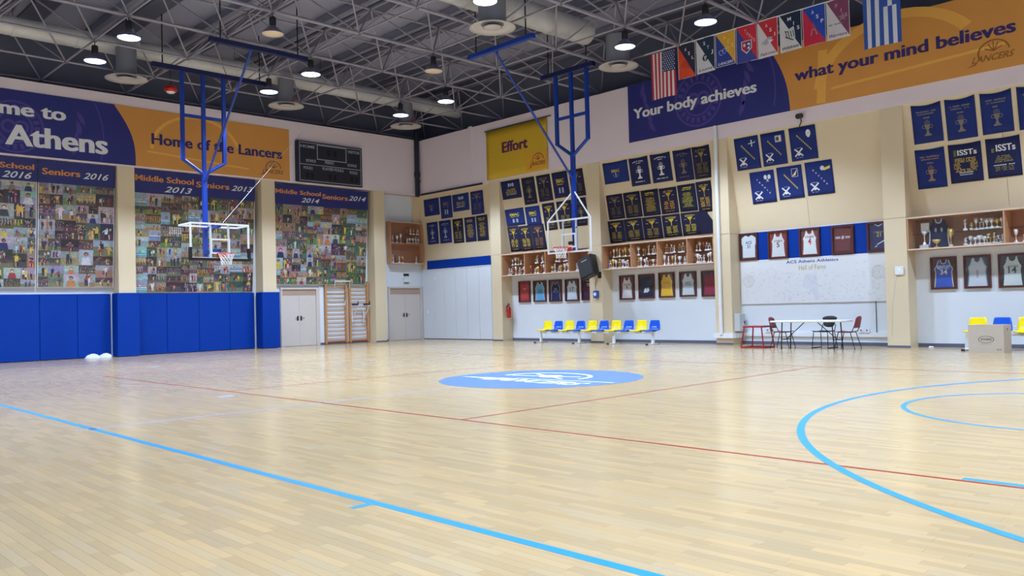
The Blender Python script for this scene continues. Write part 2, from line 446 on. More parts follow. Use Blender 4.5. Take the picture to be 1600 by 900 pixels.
for k in range(1, len(PA)):
    x0, x1 = PA[k - 1] + PWD / 2, PA[k] - PWD / 2
    xm = x0 + (x1 - x0) * 0.5
    for a, c in ((x0, xm - 0.004), (xm + 0.004, x1)):
        b = B(); b.slab(SLOPE, a, c, 3.36, 6.2, -0.04, 0.0); b.obj('sloped_panel', M_BEIGE, panels)
b = B(); b.slab(NICHE, 0.0, PA[0] - PWD / 2, 3.0, 6.2, -0.02, 0.0); b.obj('niche_panel', M_BEIGE, panels)
wl_ = B(); wl_.box(-0.3, 0.0, Y1, 0.3, 0, 6.2); wl_ = wl_.obj('wall_left', M_WHITE); wl_['kind'] = 'structure'
b = B(); b.box(-0.3, PD, Y1, -0.3, 6.22, 8.55); o = b.obj('wall_upper_left', M_UPPER); o['kind'] = 'structure'
for c in PLY:
    b = B(); b.box(0, PD, c - 0.27, c + 0.27, 0, 6.22); o = b.obj('pillar', M_BEIGE); o['kind'] = 'structure'
b = B(); b.box(-0.02, 0.1, -0.5, 0.0, 5.06, 6.2); o = b.obj('trim_5', M_BEIGE); o['kind'] = 'structure'
wn = B(); wn.box(-0.3, X1 + 0.3, Y1 - 0.3, Y1, 0, 10.7); wn = wn.obj('wall_near', M_WHITE); wn['kind'] = 'structure'
we = B(); we.box(X1, X1 + 0.3, Y1, 0.3, 0, 10.7); we = we.obj('wall_end', M_WHITE); we['kind'] = 'structure'
# dark cladding above the walls
b = B(); b.box(-0.6, X1, 0.75, 0.85, 8.3, 10.75); b.box(-0.6, X1, 0.3, 0.75, 8.2, 8.3); o = b.obj('wall_cladding_right', M_DARKWALL); o['kind'] = 'structure'
b = B(); b.box(-0.75, -0.65, Y1, 0.85, 8.3, 10.75); b.box(-0.65, -0.3, Y1, 0.85, 8.2, 8.3); o = b.obj('wall_cladding_left', M_DARKWALL); o['kind'] = 'structure'
b = B(); b.box(0.0, 5.05, -0.03, 0.0, 0, 0.09)
for k in range(1, len(PA)): b.box(PA[k - 1] + 0.28, PA[k] - 0.28, -0.02, 0.0, 0, 0.09)
for c in PA: b.box(c - 0.29, c + 0.29, -PD - 0.012, -PD, 0, 0.05)
o = b.obj('baseboard_right', M_SKIRT); o['kind'] = 'structure'
b = B(); b.box(0, 0.02, -5.19, -2.87, 0, 0.08); b.box(0, 0.02, -2.33, -1.88, 0, 0.08); b.box(PD, PD + 0.012, -2.87, -2.33, 0, 0.05)
o = b.obj('baseboard_left', M_SKIRT); o['kind'] = 'structure'

# ------------------------------------------------------------------ roof
ceil = B(); ceil.box(-0.75, X1 + 0.3, Y1 - 0.3, 0.85, 10.62, 10.75); ceil = ceil.obj('ceiling', M_ROOF); ceil['kind'] = 'structure'
DX, DY = 2.515, 2.555
NX = lambda i: -0.08 + DX * i
NY = lambda j: -2.13 - DY * j
ZBOT, ZTOP = 8.8, 10.1
for j in range(-1, 9):
    yy = NY(j) - DY / 2
    b = B(); b.box(-0.6, X1, yy - 0.03, yy + 0.03, 10.36, 10.6); b.box(-0.6, X1, yy - 0.08, yy + 0.08, 10.34, 10.36); b.obj('purlin', M_PURLIN, ceil)
    b = B(); b.box(-0.6, X1, yy + 0.6, yy + 1.25, 10.56, 10.62); b.obj('deck_rib', M_RIB, ceil)
frame = thing('roof_space_frame', 'grey tubular steel space frame spanning the whole ceiling', 'roof truss', (18.3, -12, ZBOT))
rest = B(); share = {}
def strut(name, p, q, r):
    p = Vector(p); q = Vector(q); mid = (p + q) / 2
    if in_frame(mid, 120) or in_frame(p, 20) or in_frame(q, 20):
        k = (name, tuple(round(v, 3) for v in (q - p)), r)
        if k not in share:
            b = B(); h = (q - p) / 2; b.tube(-h, h, r, 7); ob = b.obj(name, M_TUBE, frame, local=True); share[k] = ob.data
        else:
            ob = bpy.data.objects.new(name, share[k]); COL.objects.link(ob); ob.parent = frame
        ob.location = mid - ORG[frame]
    else: rest.tube(p, q, r, 5, caps=False)
def node(p, r):
    if in_frame(p, 20):
        k = ('n', r)
        if k not in share:
            b = B(); b.ball((0, 0, 0), r, 0, 8, 6); ob = b.obj('node_ball', M_NODE, frame, local=True); share[k] = ob.data
        else:
            ob = bpy.data.objects.new('node_ball', share[k]); COL.objects.link(ob); ob.parent = frame
        ob.location = Vector(p) - ORG[frame]
IR = range(0, 15); JR = range(-1, 9)
for i in IR:
    for j in JR:
        p = (NX(i), NY(j), ZBOT); node(p, 0.065)
        heavy = 0.045 if j % 2 == 0 else 0.03
        if i < 14: strut('bottom_chord', p, (NX(i + 1), NY(j), ZBOT), 0.028)
        if j < 8: strut('bottom_chord', p, (NX(i), NY(j + 1), ZBOT), 0.048 if i in (4, 5, 6, 7) else 0.032)
        if i < 14 and j < 8:
            t = (NX(i) + DX / 2, NY(j) - DY / 2, ZTOP); node(t, 0.06)
            for a, c in ((0, 0), (1, 0), (0, 1), (1, 1)): strut('web_brace', (NX(i + a), NY(j + c), ZBOT), t, 0.024)
            if i < 13: strut('top_chord', t, (NX(i + 1) + DX / 2, NY(j) - DY / 2, ZTOP), 0.03)
            if j < 7: strut('top_chord', t, (NX(i) + DX / 2, NY(j + 1) - DY / 2, ZTOP), 0.03)
o = rest.obj('distant_tubes', M_TUBE, frame); o['kind'] = 'stuff'

# high-bay lamps
def make_lamp(lit):
    t = thing('high_bay_lamp', 'x', 'lamp')
    b = B(); b.tube((0, 0, 0.56), (0, 0, 0.42), 0.012, 6); b.obj('hanger', M_DKMETAL, t, local=True)
    b = B(); b.lathe([(0.0, 0.43), (0.075, 0.43), (0.085, 0.40), (0.085, 0.26), (0.07, 0.2), (0.0, 0.2)], (0, 0, 0), 14); b.obj('ballast_housing', M_BLACK, t, local=True)
    b = B(); b.lathe([(0.07, 0.21), (0.12, 0.17), (0.2, 0.1), (0.275, 0.02), (0.285, 0.0), (0.278, 0.0), (0.265, 0.02), (0.19, 0.09), (0.1, 0.15)], (0, 0, 0), 24); b.obj('shade', M_SHADE, t, local=True)
    b = B(); b.lathe([(0.0, 0.004), (0.15, 0.004), (0.262, 0.012), (0.262, 0.02)], (0, 0, 0), 24); b.obj('glass_lens', M_LAMP if lit else M_LAMPOFF, t, local=True)
    if lit:
        lo = bpy.data.objects.new('lamp_beam', beam); COL.objects.link(lo); lo.parent = t; lo.location = (0, 0, -0.03)
    return t
beam = bpy.data.lights.new('lamp_beam', 'SPOT'); beam.shadow_soft_size = 0.24; beam.energy = LAMP_WATTS
beam.color = LAMP_COLOR; beam.spot_size = math.radians(LAMP_SPREAD); beam.spot_blend = 0.3
lampL = make_lamp(True); lampD = make_lamp(False)
desc = {(2, 5): 'lit bell lamp nearest the left edge, above the blue welcome banner', (3, 5): 'lit bell lamp right of the leftmost one, over the round air vent',
        (3, 3): 'lit bell lamp above the scoreboard, higher of that pair', (2, 3): 'lit bell lamp in front of the long duct, above the scoreboard',
        (3, 1): 'lit bell lamp left of the yellow banner, higher of that pair', (2, 1): 'lit bell lamp beside the round vent nearest the room corner',
        (6, 3): 'lit bell lamp at the top edge of the photo, over a big round vent', (6, 1): 'lit bell lamp above the round vent beside the American flag',
        (7, 1): 'lit bell lamp above the row of school pennants'}
first = True
for i in (2, 3, 6, 7, 10, 11, 14):
    for j in (1, 3, 5, 7):
        loc = (NX(i), NY(j), ZBOT - 0.58)
        lab = desc.get((i, j), 'lit bell lamp hanging from the roof frame outside the photo')
        if first: o = lampL; o.location = loc; ORG[o] = Vector(loc); o['label'] = lab; o['group'] = 'lit high bay lamps'; first = False
        else: dup(lampL, loc, None, lab, 'lit high bay lamps')
first = True
for i, j, lab in ((4, 4, 'unlit cream bell lamp nearest the ceiling-hung hoop on the left'), (4, 2, 'unlit cream bell lamp in the middle of the ceiling')):
    loc = (NX(i), NY(j), ZBOT - 0.58)
    if first: o = lampD; o.location = loc; ORG[o] = Vector(loc); o['label'] = lab; o['group'] = 'unlit high bay lamps'; first = False
    else: dup(lampD, loc, None, lab, 'unlit high bay lamps')

# ducts
def duct(name, x, z, r, y0, y1, label):
    t = thing(name, label, 'air duct', (x, (y0 + y1) / 2, z))
    n = max(2, int(abs(y1 - y0) / 1.6)); L = (y1 - y0) / n
    for k in range(n):
        b = B(); b.tube((x, y0 + k * L, z), (x, y0 + (k + 1) * L, z), r, 20); b.obj('duct_section', M_DUCT, t)
        b = B(); b.tube((x, y0 + k * L - 0.03, z), (x, y0 + k * L + 0.03, z), r + 0.015, 20); b.obj('joint_collar', M_DUCT, t)
        if k % 2: 
            b = B(); b.tube((x, y0 + k * L, z + r), (x, y0 + k * L, 10.58), 0.008, 5); b.obj('hanger_rod', M_DKMETAL, t)
    return t
duct('ventilation_duct', NX(1), 9.55, 0.27, -24.5, 0.2, 'long round silver duct running along the end wall with photo collages')
duct('ventilation_duct', NX(5), 9.55, 0.36, -24.5, -3.3, 'thick round silver duct above the middle of the court')
def diffuser(x, y, dz, rp, lab, sc=1.0):
    t = thing('ceiling_air_vent', lab, 'air vent', (x, y, 8.5), 'round ceiling air vents')
    b = B(); b.tube((x, y, 8.56), (x, y, dz), rp, 18); b.obj('plenum', M_PLENUM, t)
    b = B(); b.lathe([(0.16, 0.06), (0.3 * sc, 0.09), (0.5 * sc, 0.03), (0.60 * sc, -0.02), (0.60 * sc, -0.035), (0.46 * sc, 0.0), (0.34 * sc, 0.04), (0.3 * sc, 0.06)], (x, y, 8.5), 28); b.obj('outer_ring', M_DIFF, t)
    b = B(); b.lathe([(0.0, 0.0), (0.2 * sc, 0.0), (0.25 * sc, 0.015), (0.2 * sc, 0.03), (0.0, 0.035)], (x, y, 8.47), 20); b.obj('centre_cone', M_DIFF, t)
    b = B(); b.tube((x + rp * 0.7, y + 0.12, 8.6), (x + rp * 0.7, y + 0.12, 8.78), 0.055, 8); b.obj('red_actuator', M_RED, t)
diffuser(2.85, -13.35, 9.4, 0.29, 'round ceiling vent nearest the left edge, below the silver duct')
diffuser(2.8, -8.0, 9.4, 0.27, 'round ceiling vent above the dark scoreboard')
diffuser(2.75, -2.8, 9.4, 0.27, 'round ceiling vent nearest the dark corner pipe')
diffuser(13.3, -7.97, 9.4, 0.36, 'large round ceiling vent under the lamp at the top edge')
diffuser(13.22, -2.7, 9.4, 0.36, 'round ceiling vent just left of the American flag')
t = thing('alarm_beacon', 'red round alarm bell hanging from the ceiling near the left hoop frame', 'alarm', (2.39, -11.83, 8.42))
b = B(); b.lathe([(0.0, 0.2), (0.12, 0.2), (0.2, 0.12), (0.2, 0.04), (0.14, 0.0)], (2.39, -11.83, 8.42), 16); b.obj('bell', M_RED, t)
b = B(); b.lathe([(0.14, 0.0), (0.1, -0.04), (0.0, -0.05)], (2.39, -11.83, 8.42), 14); b.obj('lens', M_WPLASTIC, t)
b = B(); b.tube((2.39, -11.83, 8.6), (2.39, -11.83, 9.27), 0.012, 5); b.obj('hanger', M_DKMETAL, t)
t = thing('corner_downpipe', 'dark navy vertical pipe in the upper room corner', 'pipe', (0.69, -0.69, 6.1))
b = B(); b.tube((0.69, -0.69, 6.1), (0.69, -0.69, 9.0), 0.10, 12); b.obj('pipe', M_PIPE, t)
b = B(); b.tube((0.69, -0.69, 6.95), (0.69, -0.69, 7.15), 0.125, 12); b.box(0.62, 0.9, -0.72, -0.66, 6.72, 6.76); b.obj('clamp', M_PIPE, t)
b = B(); b.tube((0.82, -0.62, 6.17), (4.7, -0.62, 6.17), 0.04, 8); tag(b.obj('soffit_pipe', M_PIPE), 'dark horizontal pipe under the white wall above the corner banners', 'pipe')

# ------------------------------------------------------------------ ceiling-hung hoops
def hoop(name, label, base, F, Lv, back, hd2, zb, m_head, zv, zj, padded, hspan, strut_z, hz=8.66):
    base = Vector(base); F = Vector(F); Lv = Vector(Lv)
    P = lambda l, z, d=0.0: tuple(base + Lv * l + Vector((0, 0, z)) + F * d)
    t = thing(name, label, 'basketball hoop', (base.x, base.y, zb))
    hw = 0.64
    b = B()
    for s in (-1, 0, 1):
        b = B(); b.slab(P, s * hw - 0.05, s * hw + 0.05, zv if s else zj, hz - 0.05, -back - 0.05, -back + 0.05); b.obj('mast_tube', M_BLUESTEEL, t)
    b = B(); b.slab(P, -hw, hw, 7.18, 7.27, -back - 0.035, -back + 0.035); b.obj('cross_bar', M_BLUESTEEL, t)
    for s in (-1, 1):
        b = B(); b.tube(P(s * hw, zv + 0.03, -back), P(0, zj, -back), 0.055, 8); b.obj('lower_brace', M_BLUESTEEL, t)
    b = B(); b.slab(P, -0.06, 0.06, zb + 0.1, zj + 0.05, -back - 0.06, -back + 0.06); b.obj('drop_pole', M_BLUESTEEL, t)
    b = B(); b.slab(P, hspan[0], hspan[1], hz - 0.07, hz + 0.07, -back - 0.07, -back + 0.07); b.obj('header_beam', M_DARKBLUE, t)
    b = B(); b.slab(P, hspan[2], hspan[3], hz - 0.06, hz + 0.06, hd2 - 0.07, hd2 + 0.07); b.obj('front_header_beam', m_head, t)
    b = B(); b.tube(P(0.0, hz, hd2), P(0.0, strut_z, -back + 0.08), 0.035, 8); b.obj('folding_strut', M_BLUESTEEL, t)
    for q in (hspan[0] + 0.3, hspan[1] - 0.3):
        b = B(); b.tube(P(q, hz, -back), P(q, 10.1, -back), 0.02, 6); b.obj('hanger_rod', M_DKMETAL, t)
    for q in (hspan[2] + 0.3, hspan[3] - 0.3):
        b = B(); b.tube(P(q, hz, hd2), P(q, 10.1, hd2), 0.02, 6); b.obj('hanger_rod', M_DKMETAL, t)
    # backboard
    z0, z1 = zb, zb + 1.05
    b = B(); b.slab(P, -0.9, 0.9, z0, z1, -0.015, 0.0); bb = b.obj('backboard', M_GLASS, t)
    fw = 0.05
    b = B()
    b.slab(P, -0.9, 0.9, z1 - fw, z1, -0.03, 0.006); b.slab(P, -0.9, 0.9, z0, z0 + fw, -0.03, 0.006)
    b.slab(P, -0.9, -0.9 + fw, z0 + fw, z1 - fw, -0.03, 0.006); b.slab(P, 0.9 - fw, 0.9, z0 + fw, z1 - fw, -0.03, 0.006); b.obj('board_frame', M_WMETAL, bb)
    b = B(); a0, a1, c0, c1 = -0.295, 0.295, z0 + 0.15, z0 + 0.6
    b.slab(P, a0, a1, c1 - 0.05, c1, 0.002, 0.008); b.slab(P, a0, a1, c0, c0 + 0.05, 0.002, 0.008); b.slab(P, a0, a0 + 0.05, c0 + 0.05, c1 - 0.05, 0.002, 0.008); b.slab(P, a1 - 0.05, a1, c0 + 0.05, c1 - 0.05, 0.002, 0.008)
    b.obj('target_square', M_WMETAL, bb)
    b = B()
    for s in (-1, 1): b.slab(P, s * 0.27 - 0.025, s * 0.27 + 0.025, z0 + 0.02, z1 - 0.02, -0.07, -0.032)
    b.obj('rear_uprights', M_WMETAL, bb)
    if padded:
        b = B(); b.slab(P, -0.93, 0.93, z0 - 0.05, z0 + 0.03, -0.05, 0.03); b.slab(P, -0.93, -0.85, z0 + 0.03, z0 + 0.33, -0.05, 0.03); b.slab(P, 0.85, 0.93, z0 + 0.03, z0 + 0.33, -0.05, 0.03); b.obj('edge_padding', M_BLACK, bb)
        b = B(); b.slab(P, -0.9, -0.85, z1 - 0.06, z1 - 0.01, -0.75, -0.03); b.slab(P, 0.85, 0.9, z1 - 0.06, z1 - 0.01, -0.75, -0.03); b.slab(P, -0.9, 0.9, z1 - 0.06, z1 - 0.01, -0.8, -0.75); b.obj('rear_frame', M_WMETAL, t)
        b = B(); b.slab(P, -0.05, 0.05, z0 + 0.2, z0 + 0.3, -back, -0.05); b.slab(P, -0.05, 0.05, z1 - 0.12, z1 - 0.04, -back, -0.05); b.obj('extension_arm', M_BLUESTEEL, t)
    else:
        for s in (-1, 1):
            b = B(); b.tube(P(0.05 * s, z1 + 0.86, -back + 0.02), P(0.86 * s, z1, -0.02), 0.024, 8); b.obj('stay_bar', M_WMETAL, t)
        b = B(); b.tube(P(0.3, z0 + 0.78, -0.03), P(0.0, z0 + 0.3, -back + 0.05), 0.018, 6); b.slab(P, -0.05, 0.05, z0 + 0.25, z0 + 0.35, -back, -0.03); b.obj('rear_brace', M_DKMETAL, t)
    # rim + net
    rc = 0.375; rz = z0 + 0.15; n = 28
    b = B(); pts = [P(0.228 * math.cos(2 * PI * k / n), rz, rc + 0.228 * math.sin(2 * PI * k / n)) for k in range(n + 1)]
    for a, c in zip(pts[:-1], pts[1:]): b.tube(a, c, 0.012, 6)
    b.slab(P, -0.12, 0.12, rz - 0.1, rz + 0.02, 0.0, 0.03); b.slab(P, -0.08, 0.08, rz - 0.03, rz + 0.01, 0.03, 0.16)
    rim = b.obj('rim', M_RED, t)
    b = B(); rows = [(0.225, 0.0), (0.2, -0.07), (0.17, -0.14), (0.15, -0.21), (0.14, -0.28), (0.14, -0.33)]
    for k in range(12):
        for s in (1, -1):
            for q in range(5):
                a = 2 * PI * (k + s * q * 0.5) / 12; c = 2 * PI * (k + s * (q + 1) * 0.5) / 12
                b.tube(P(rows[q][0] * math.cos(a), rz + rows[q][1], rc + rows[q][0] * math.sin(a)), P(rows[q + 1][0] * math.cos(c), rz + rows[q + 1][1], rc + rows[q + 1][0] * math.sin(c)), 0.0055, 4, caps=False)
    b.obj('net', M_NET, rim)
    return t
hoop('ceiling_hoop', 'glass hoop with black padding on blue masts before the photo collages', (5.5, -11.72, 0), (1, 0, 0), (0, 1, 0), 1.0, 2.15, 2.9, M_DARKBLUE, 5.88, 5.5, True, (-1.5, 2.15, -1.2, 1.7), 5.3, 8.58)
hoop('ceiling_hoop', 'glass hoop with red rim on blue masts before the navy banners', (11.56, -3.3, 0), (0, -1, 0), (1, 0, 0), 0.3, 3.0, 2.93, M_BLUESTEEL, 6.4, 5.98, False, (-1.25, 0.95, -1.05, 1.6), 5.3, 8.68)
b = B(); b.path([(0.6, -6.1, 8.2), (5.42, -11.6, 3.98)], 0.005, 5); tag(b.obj('hoist_cable', M_WMETAL), 'thin pale cable slanting from scoreboard towards the left hoop', 'cable')

# ------------------------------------------------------------------ big sponsor banners
PURP = (74, 62, 128); ORNG = (226, 152, 44); NAVYC = (38, 40, 112); GOLD = (206, 178, 60); DIMG = (128, 108, 84); WHT = (226, 226, 232); SILV = (170, 178, 196)
def lancers(b, P, u0, u1, v0, v1, w, col):
    W = u1 - u0; H = v1 - v0; cu = u0 + W * 0.58; cv = v0 + H * 0.45
    b.ring(P, cu, cv, W * 0.30, W * 0.335, w, col, 0.1, PI * 1.15, 18, ky=H / W * 1.5)
    for k in range(5):
        a = 0.5 + k * 0.55; b.line(P, (cu, cv + 0.05 * H), (cu + W * 0.2 * math.cos(a), cv + H * 0.42 * math.sin(a)), W * 0.025, w, col)
    b.text(P, 'LANCERS', u0 + W * 0.12, u1, v0 + H * 0.14, H * 0.26, w + 0.001, col, 0.02, 0.4)
    b.poly(P, [(u0, v0), (u0 + W * 0.25, v0 + H * 0.16), (u0 + W * 0.2, v0 + H * 0.05)], w, col)
def seal(b, P, cu, cv, r, w, col):
    b.ring(P, cu, cv, r * 0.92, r, w, col); b.ring(P, cu, cv, r * 0.55, r * 0.62, w, col)
    for k in range(20):
        a = 2 * PI * k / 20; b.line(P, (cu + r * 0.66 * math.cos(a), cv + r * 0.66 * math.sin(a)), (cu + r * 0.86 * math.cos(a), cv + r * 0.86 * math.sin(a)), r * 0.13, w, col)
    b.ring(P, cu - r * 0.2, cv, r * 0.16, r * 0.26, w, col); b.ring(P, cu + r * 0.22, cv, r * 0.16, r * 0.26, w, col)
def leaf(b, P, cu, cv, L, a, w, col):
    ca, sa = math.cos(a), math.sin(a)
    pts = [(0, 0), (0.3, 0.14), (0.6, 0.14), (1, 0), (0.6, -0.14), (0.3, -0.14)]
    b.poly(P, [(cu + L * (x * ca - y * sa), cv + L * (x * sa + y * ca)) for x, y in pts], w, col)
def arcpts(u0, v0, u1, v1, bulge, n=10):
    out = []
    for k in range(n + 1):
        t = k / n; u = u0 + (u1 - u0) * t; v = v0 + (v1 - v0) * t
        out.append((u + bulge * math.sin(PI * t), v + 0 * t))
    return out
M_BANBLUE = mat('banner_blue_vinyl', (40, 44, 122), 0.6, var=0.05, scale=2)
M_BANORNG = mat('banner_orange_vinyl', (216, 150, 72), 0.6, var=0.08, scale=1.2)
M_BANYEL = mat('banner_yellow_vinyl', (212, 172, 40), 0.6, var=0.05, scale=2)
GHOST = (76, 66, 146); GHOSTO = (236, 176, 84)

# long banner on the far side wall
P = RW(-0.555)
t = thing('slogan_banner', 'long blue and orange banner reading Your body achieves what your mind believes', 'banner', (18.5, -0.555, 6.62))
cv = arcpts(17.02, 8.52, 17.6, 6.62, 0.15)
b = B(); b.prism(P, [(11.92, 6.62)] + list(reversed(cv)) + [(11.92, 8.52)], 0.0, 0.02); b.obj('blue_sheet', M_BANBLUE, t)
b = B(); b.prism(P, cv + [(24.2, 6.62), (24.2, 8.52)], 0.0, 0.018); b.obj('orange_sheet', M_BANORNG, t)
b = B(); seal(b, P, 14.6, 7.55, 0.86, 0.022, GHOST); b.obj('ghost_seal', M_PRINT, t); b = B()
for k in range(5):
    for a_ in ((16.0 + 0.13 * k, 6.75 + 0.3 * k, 0.5, 1.2 + 0.25 * k), (13.0 - 0.13 * k, 6.8 + 0.3 * k, 0.5, 2.2 - 0.2 * k)):
        c_ = B(); leaf(c_, P, *a_, 0.022, GHOST); c_.obj('laurel_leaf', M_PRINT, t)
b.ring(P, 14.4, 7.4, 2.75, 2.79, 0.022, GHOST, -0.2, 0.38, 14)
b.obj('ghost_arc', M_PRINT, t); b = B(); b.ring(P, 20.5, 6.9, 1.9, 2.2, 0.022, GHOSTO, 0.6, PI - 0.1, 20, ky=0.8); b.line(P, (18.5, 6.66), (18.6, 8.1), 0.25, 0.0215, GHOSTO); b.line(P, (18.8, 7.0), (23.0, 7.2), 0.07, 0.0215, GHOSTO)
b.obj('background_art', M_PRINT, t)
b = B(); b.text(P, 'Your body achieves', 12.14, 16.58, 7.37, 0.34, 0.026, WHT, 0.038); b.obj('lettering', M_PRINT, t); b = B(); b.text(P, 'what your mind believes', 17.77, 23.23, 7.42, 0.33, 0.026, (52, 40, 110), 0.038)
b.obj('lettering', M_PRINT, t)
b = B(); lancers(b, P, 22.15, 23.2, 6.78, 7.38, 0.024, (150, 100, 40)); b.obj('lancers_emblem', M_PRINT, t)
# yellow Effort banner
P = RW(-0.60)
t = thing('effort_banner', 'yellow banner reading Effort hanging beside the room corner', 'banner', (6.6, -0.6, 6.25))
b = B(); b.cloth(lambda u, v, w=0: RW(-0.60)(u, v, w + 0.006 * math.sin(u * 5)), 4.98, 8.23, 6.25, 8.15, 0, 16, 6); b.obj('cloth', M_BANYEL, t)
b = B(); b.text(P, 'Effort', 5.89, 7.24, 7.2, 0.42, 0.012, (96, 36, 84), 0.045); b.obj('lettering', M_PRINT, t)
b = B(); b.rect(P, 7.15, 8.2, 6.32, 7.0, 0.010, (222, 164, 44)); lancers(b, P, 7.25, 8.15, 6.4, 6.95, 0.014, (130, 70, 40)); b.obj('lancers_emblem', M_PRINT, t)
b = B(); b.tube((4.9, -0.60, 8.17), (8.45, -0.60, 8.17), 0.02, 6); b.obj('top_rod', M_DKMETAL, t)
# welcome banner on the end wall
P = LW(0.555)
t = thing('welcome_banner', 'blue and orange banner reading Welcome to ACS Athens Home of the Lancers', 'banner', (0.555, -12, 6.27))
cv = arcpts(-12.95, 8.21, -12.29, 6.27, 0.22)
b = B(); b.prism(P, [(-20.2, 6.27)] + list(reversed(cv)) + [(-20.2, 8.21)], 0.0, 0.02); b.obj('blue_sheet', M_BANBLUE, t)
b = B(); b.prism(P, cv + [(-6.66, 6.27), (-6.66, 8.21)], 0.0, 0.018); b.obj('orange_sheet', M_BANORNG, t)
b = B(); seal(b, P, -15.8, 7.1, 0.8, 0.022, GHOST); b.obj('ghost_seal', M_PRINT, t); b = B(); b.ring(P, -16, 7.0, 2.7, 2.74, 0.022, GHOST, -0.25, 0.43, 14)
for k in range(4): c_ = B(); leaf(c_, P, -14.2 + 0.12 * k, 6.4 + 0.33 * k, 0.5, 1.3 + 0.25 * k, 0.022, GHOST); c_.obj('laurel_leaf', M_PRINT, t)
b.obj('ghost_arc', M_PRINT, t); b = B(); b.ring(P, -10.2, 6.9, 1.5, 1.62, 0.022, GHOSTO, 0.3, PI, 18, ky=0.8); b.line(P, (-11.9, 6.8), (-8.3, 6.55), 0.06, 0.022, GHOSTO)
b.obj('background_art', M_PRINT, t)
b = B(); b.text(P, 'Welcome to', -18.35, -14.40, 7.46, 0.42, 0.026, WHT, 0.04); b.obj('lettering', M_PRINT, t)
b = B(); b.text(P, 'ACS Athens', -18.15, -13.18, 6.55, 0.64, 0.026, WHT, 0.04); b.obj('lettering', M_PRINT, t); b = B()
b.text(P, 'Home of the Lancers', -11.76, -6.98, 7.06, 0.38, 0.026, (48, 42, 110), 0.036); b.obj('lettering', M_PRINT, t)
b = B(); lancers(b, P, -7.9, -6.92, 6.4, 6.98, 0.024, (120, 84, 60)); b.obj('lancers_emblem', M_PRINT, t)
# scoreboard
P = LW(0.555)
t = thing('scoreboard', 'dark electronic scoreboard with white outlines and lettering', 'scoreboard', (0.555, -4.95, 6.27))
b = B(); b.slab(P, -6.42, -3.47, 6.27, 7.84, 0, 0.12); b.obj('housing', mat('scoreboard_black', (30, 32, 48), 0.5), t)
b = B(); q0, q1, z0, z1 = -6.42, -3.47, 6.27, 7.84; W = q1 - q0; H = z1 - z0
su = lambda f: q0 + W * f
sv = lambda f: z1 - H * f
def outline(b, u0, u1, v0, v1, wd, w, col):
    b.rect(P, u0, u1, v1 - wd, v1, w, col); b.rect(P, u0, u1, v0, v0 + wd, w, col); b.rect(P, u0, u0 + wd, v0 + wd, v1 - wd, w, col); b.rect(P, u1 - wd, u1, v0 + wd, v1 - wd, w, col)
outline(b, su(0.04), su(0.98), sv(0.97), sv(0.03), 0.022, 0.124, SILV); outline(b, su(0.30), su(0.75), sv(0.42), sv(0.05), 0.03, 0.125, SILV)
b.rect(P, su(0.04), su(0.98), sv(0.57), sv(0.555), 0.124, SILV)
for s_, a, c, v in (('HOME', 0.06, 0.27, 0.16), ('VISITOR', 0.77, 0.96, 0.16), ('BONUS', 0.14, 0.28, 0.50), ('PERIOD', 0.42, 0.55, 0.50), ('BONUS', 0.77, 0.91, 0.50), ('FOULS', 0.10, 0.23, 0.68), ('PLAYER FOULS', 0.38, 0.70, 0.66), ('FOULS', 0.80, 0.92, 0.68)):
    bt = B(); bt.text(P, s_, su(a), su(c), sv(v), 0.11, 0.125, SILV, 0.02); bt.obj('lettering', M_PRINT, t)
b.obj('outline', M_PRINT, t)
for k, (a, v) in enumerate(((0.45, 0.3), (0.55, 0.3), (0.13, 0.9), (0.2, 0.9), (0.47, 0.9), (0.54, 0.9), (0.81, 0.9), (0.88, 0.9))):
    b = B(); b.rect(P, su(a), su(a) + 0.14, sv(v), sv(v) + 0.22, 0.123, (16, 17, 24)); b.obj('digit_window', M_PRINT, t)

# ------------------------------------------------------------------ navy tournament banners
def dashes(b, P, cu, v, wd, h, w, col, arch=0.0):
    n = max(3, int(wd / (h * 1.05))); x = cu - wd / 2
    for k in range(n):
        if random.random() < 0.14: continue
        a = x + wd * k / n; t_ = (k + 0.5) / n * 2 - 1
        b.rect(P, a, a + wd / n * 0.78, v - arch * t_ * t_, v - arch * t_ * t_ + h * random.choice((0.75, 1.0, 1.0)), w, col)
def cup(b, P, cu, v0, h, w, col):
    W = h * 0.42
    b.rect(P, cu - W * 0.5, cu + W * 0.5, v0, v0 + h * 0.1, w, col); b.poly(P, [(cu - W * .3, v0 + h * .1), (cu + W * .3, v0 + h * .1), (cu + W * .12, v0 + h * .32), (cu - W * .12, v0 + h * .32)], w, col)
    b.poly(P, [(cu - W * .15, v0 + h * .34), (cu + W * .15, v0 + h * .34), (cu + W * .45, v0 + h * .72), (cu - W * .45, v0 + h * .72)], w, col)
    for s in (-1, 1): b.ring(P, cu + s * W * 0.5, v0 + h * 0.58, W * 0.2, W * 0.28, w, col, 0, 2 * PI, 10)
    for k in range(4): b.line(P, (cu - W * .3 + W * .2 * k, v0 + h * .75), (cu - W * .34 + W * .23 * k, v0 + h * (1.0 if k in (1, 2) else 0.92)), W * 0.08, w, col)
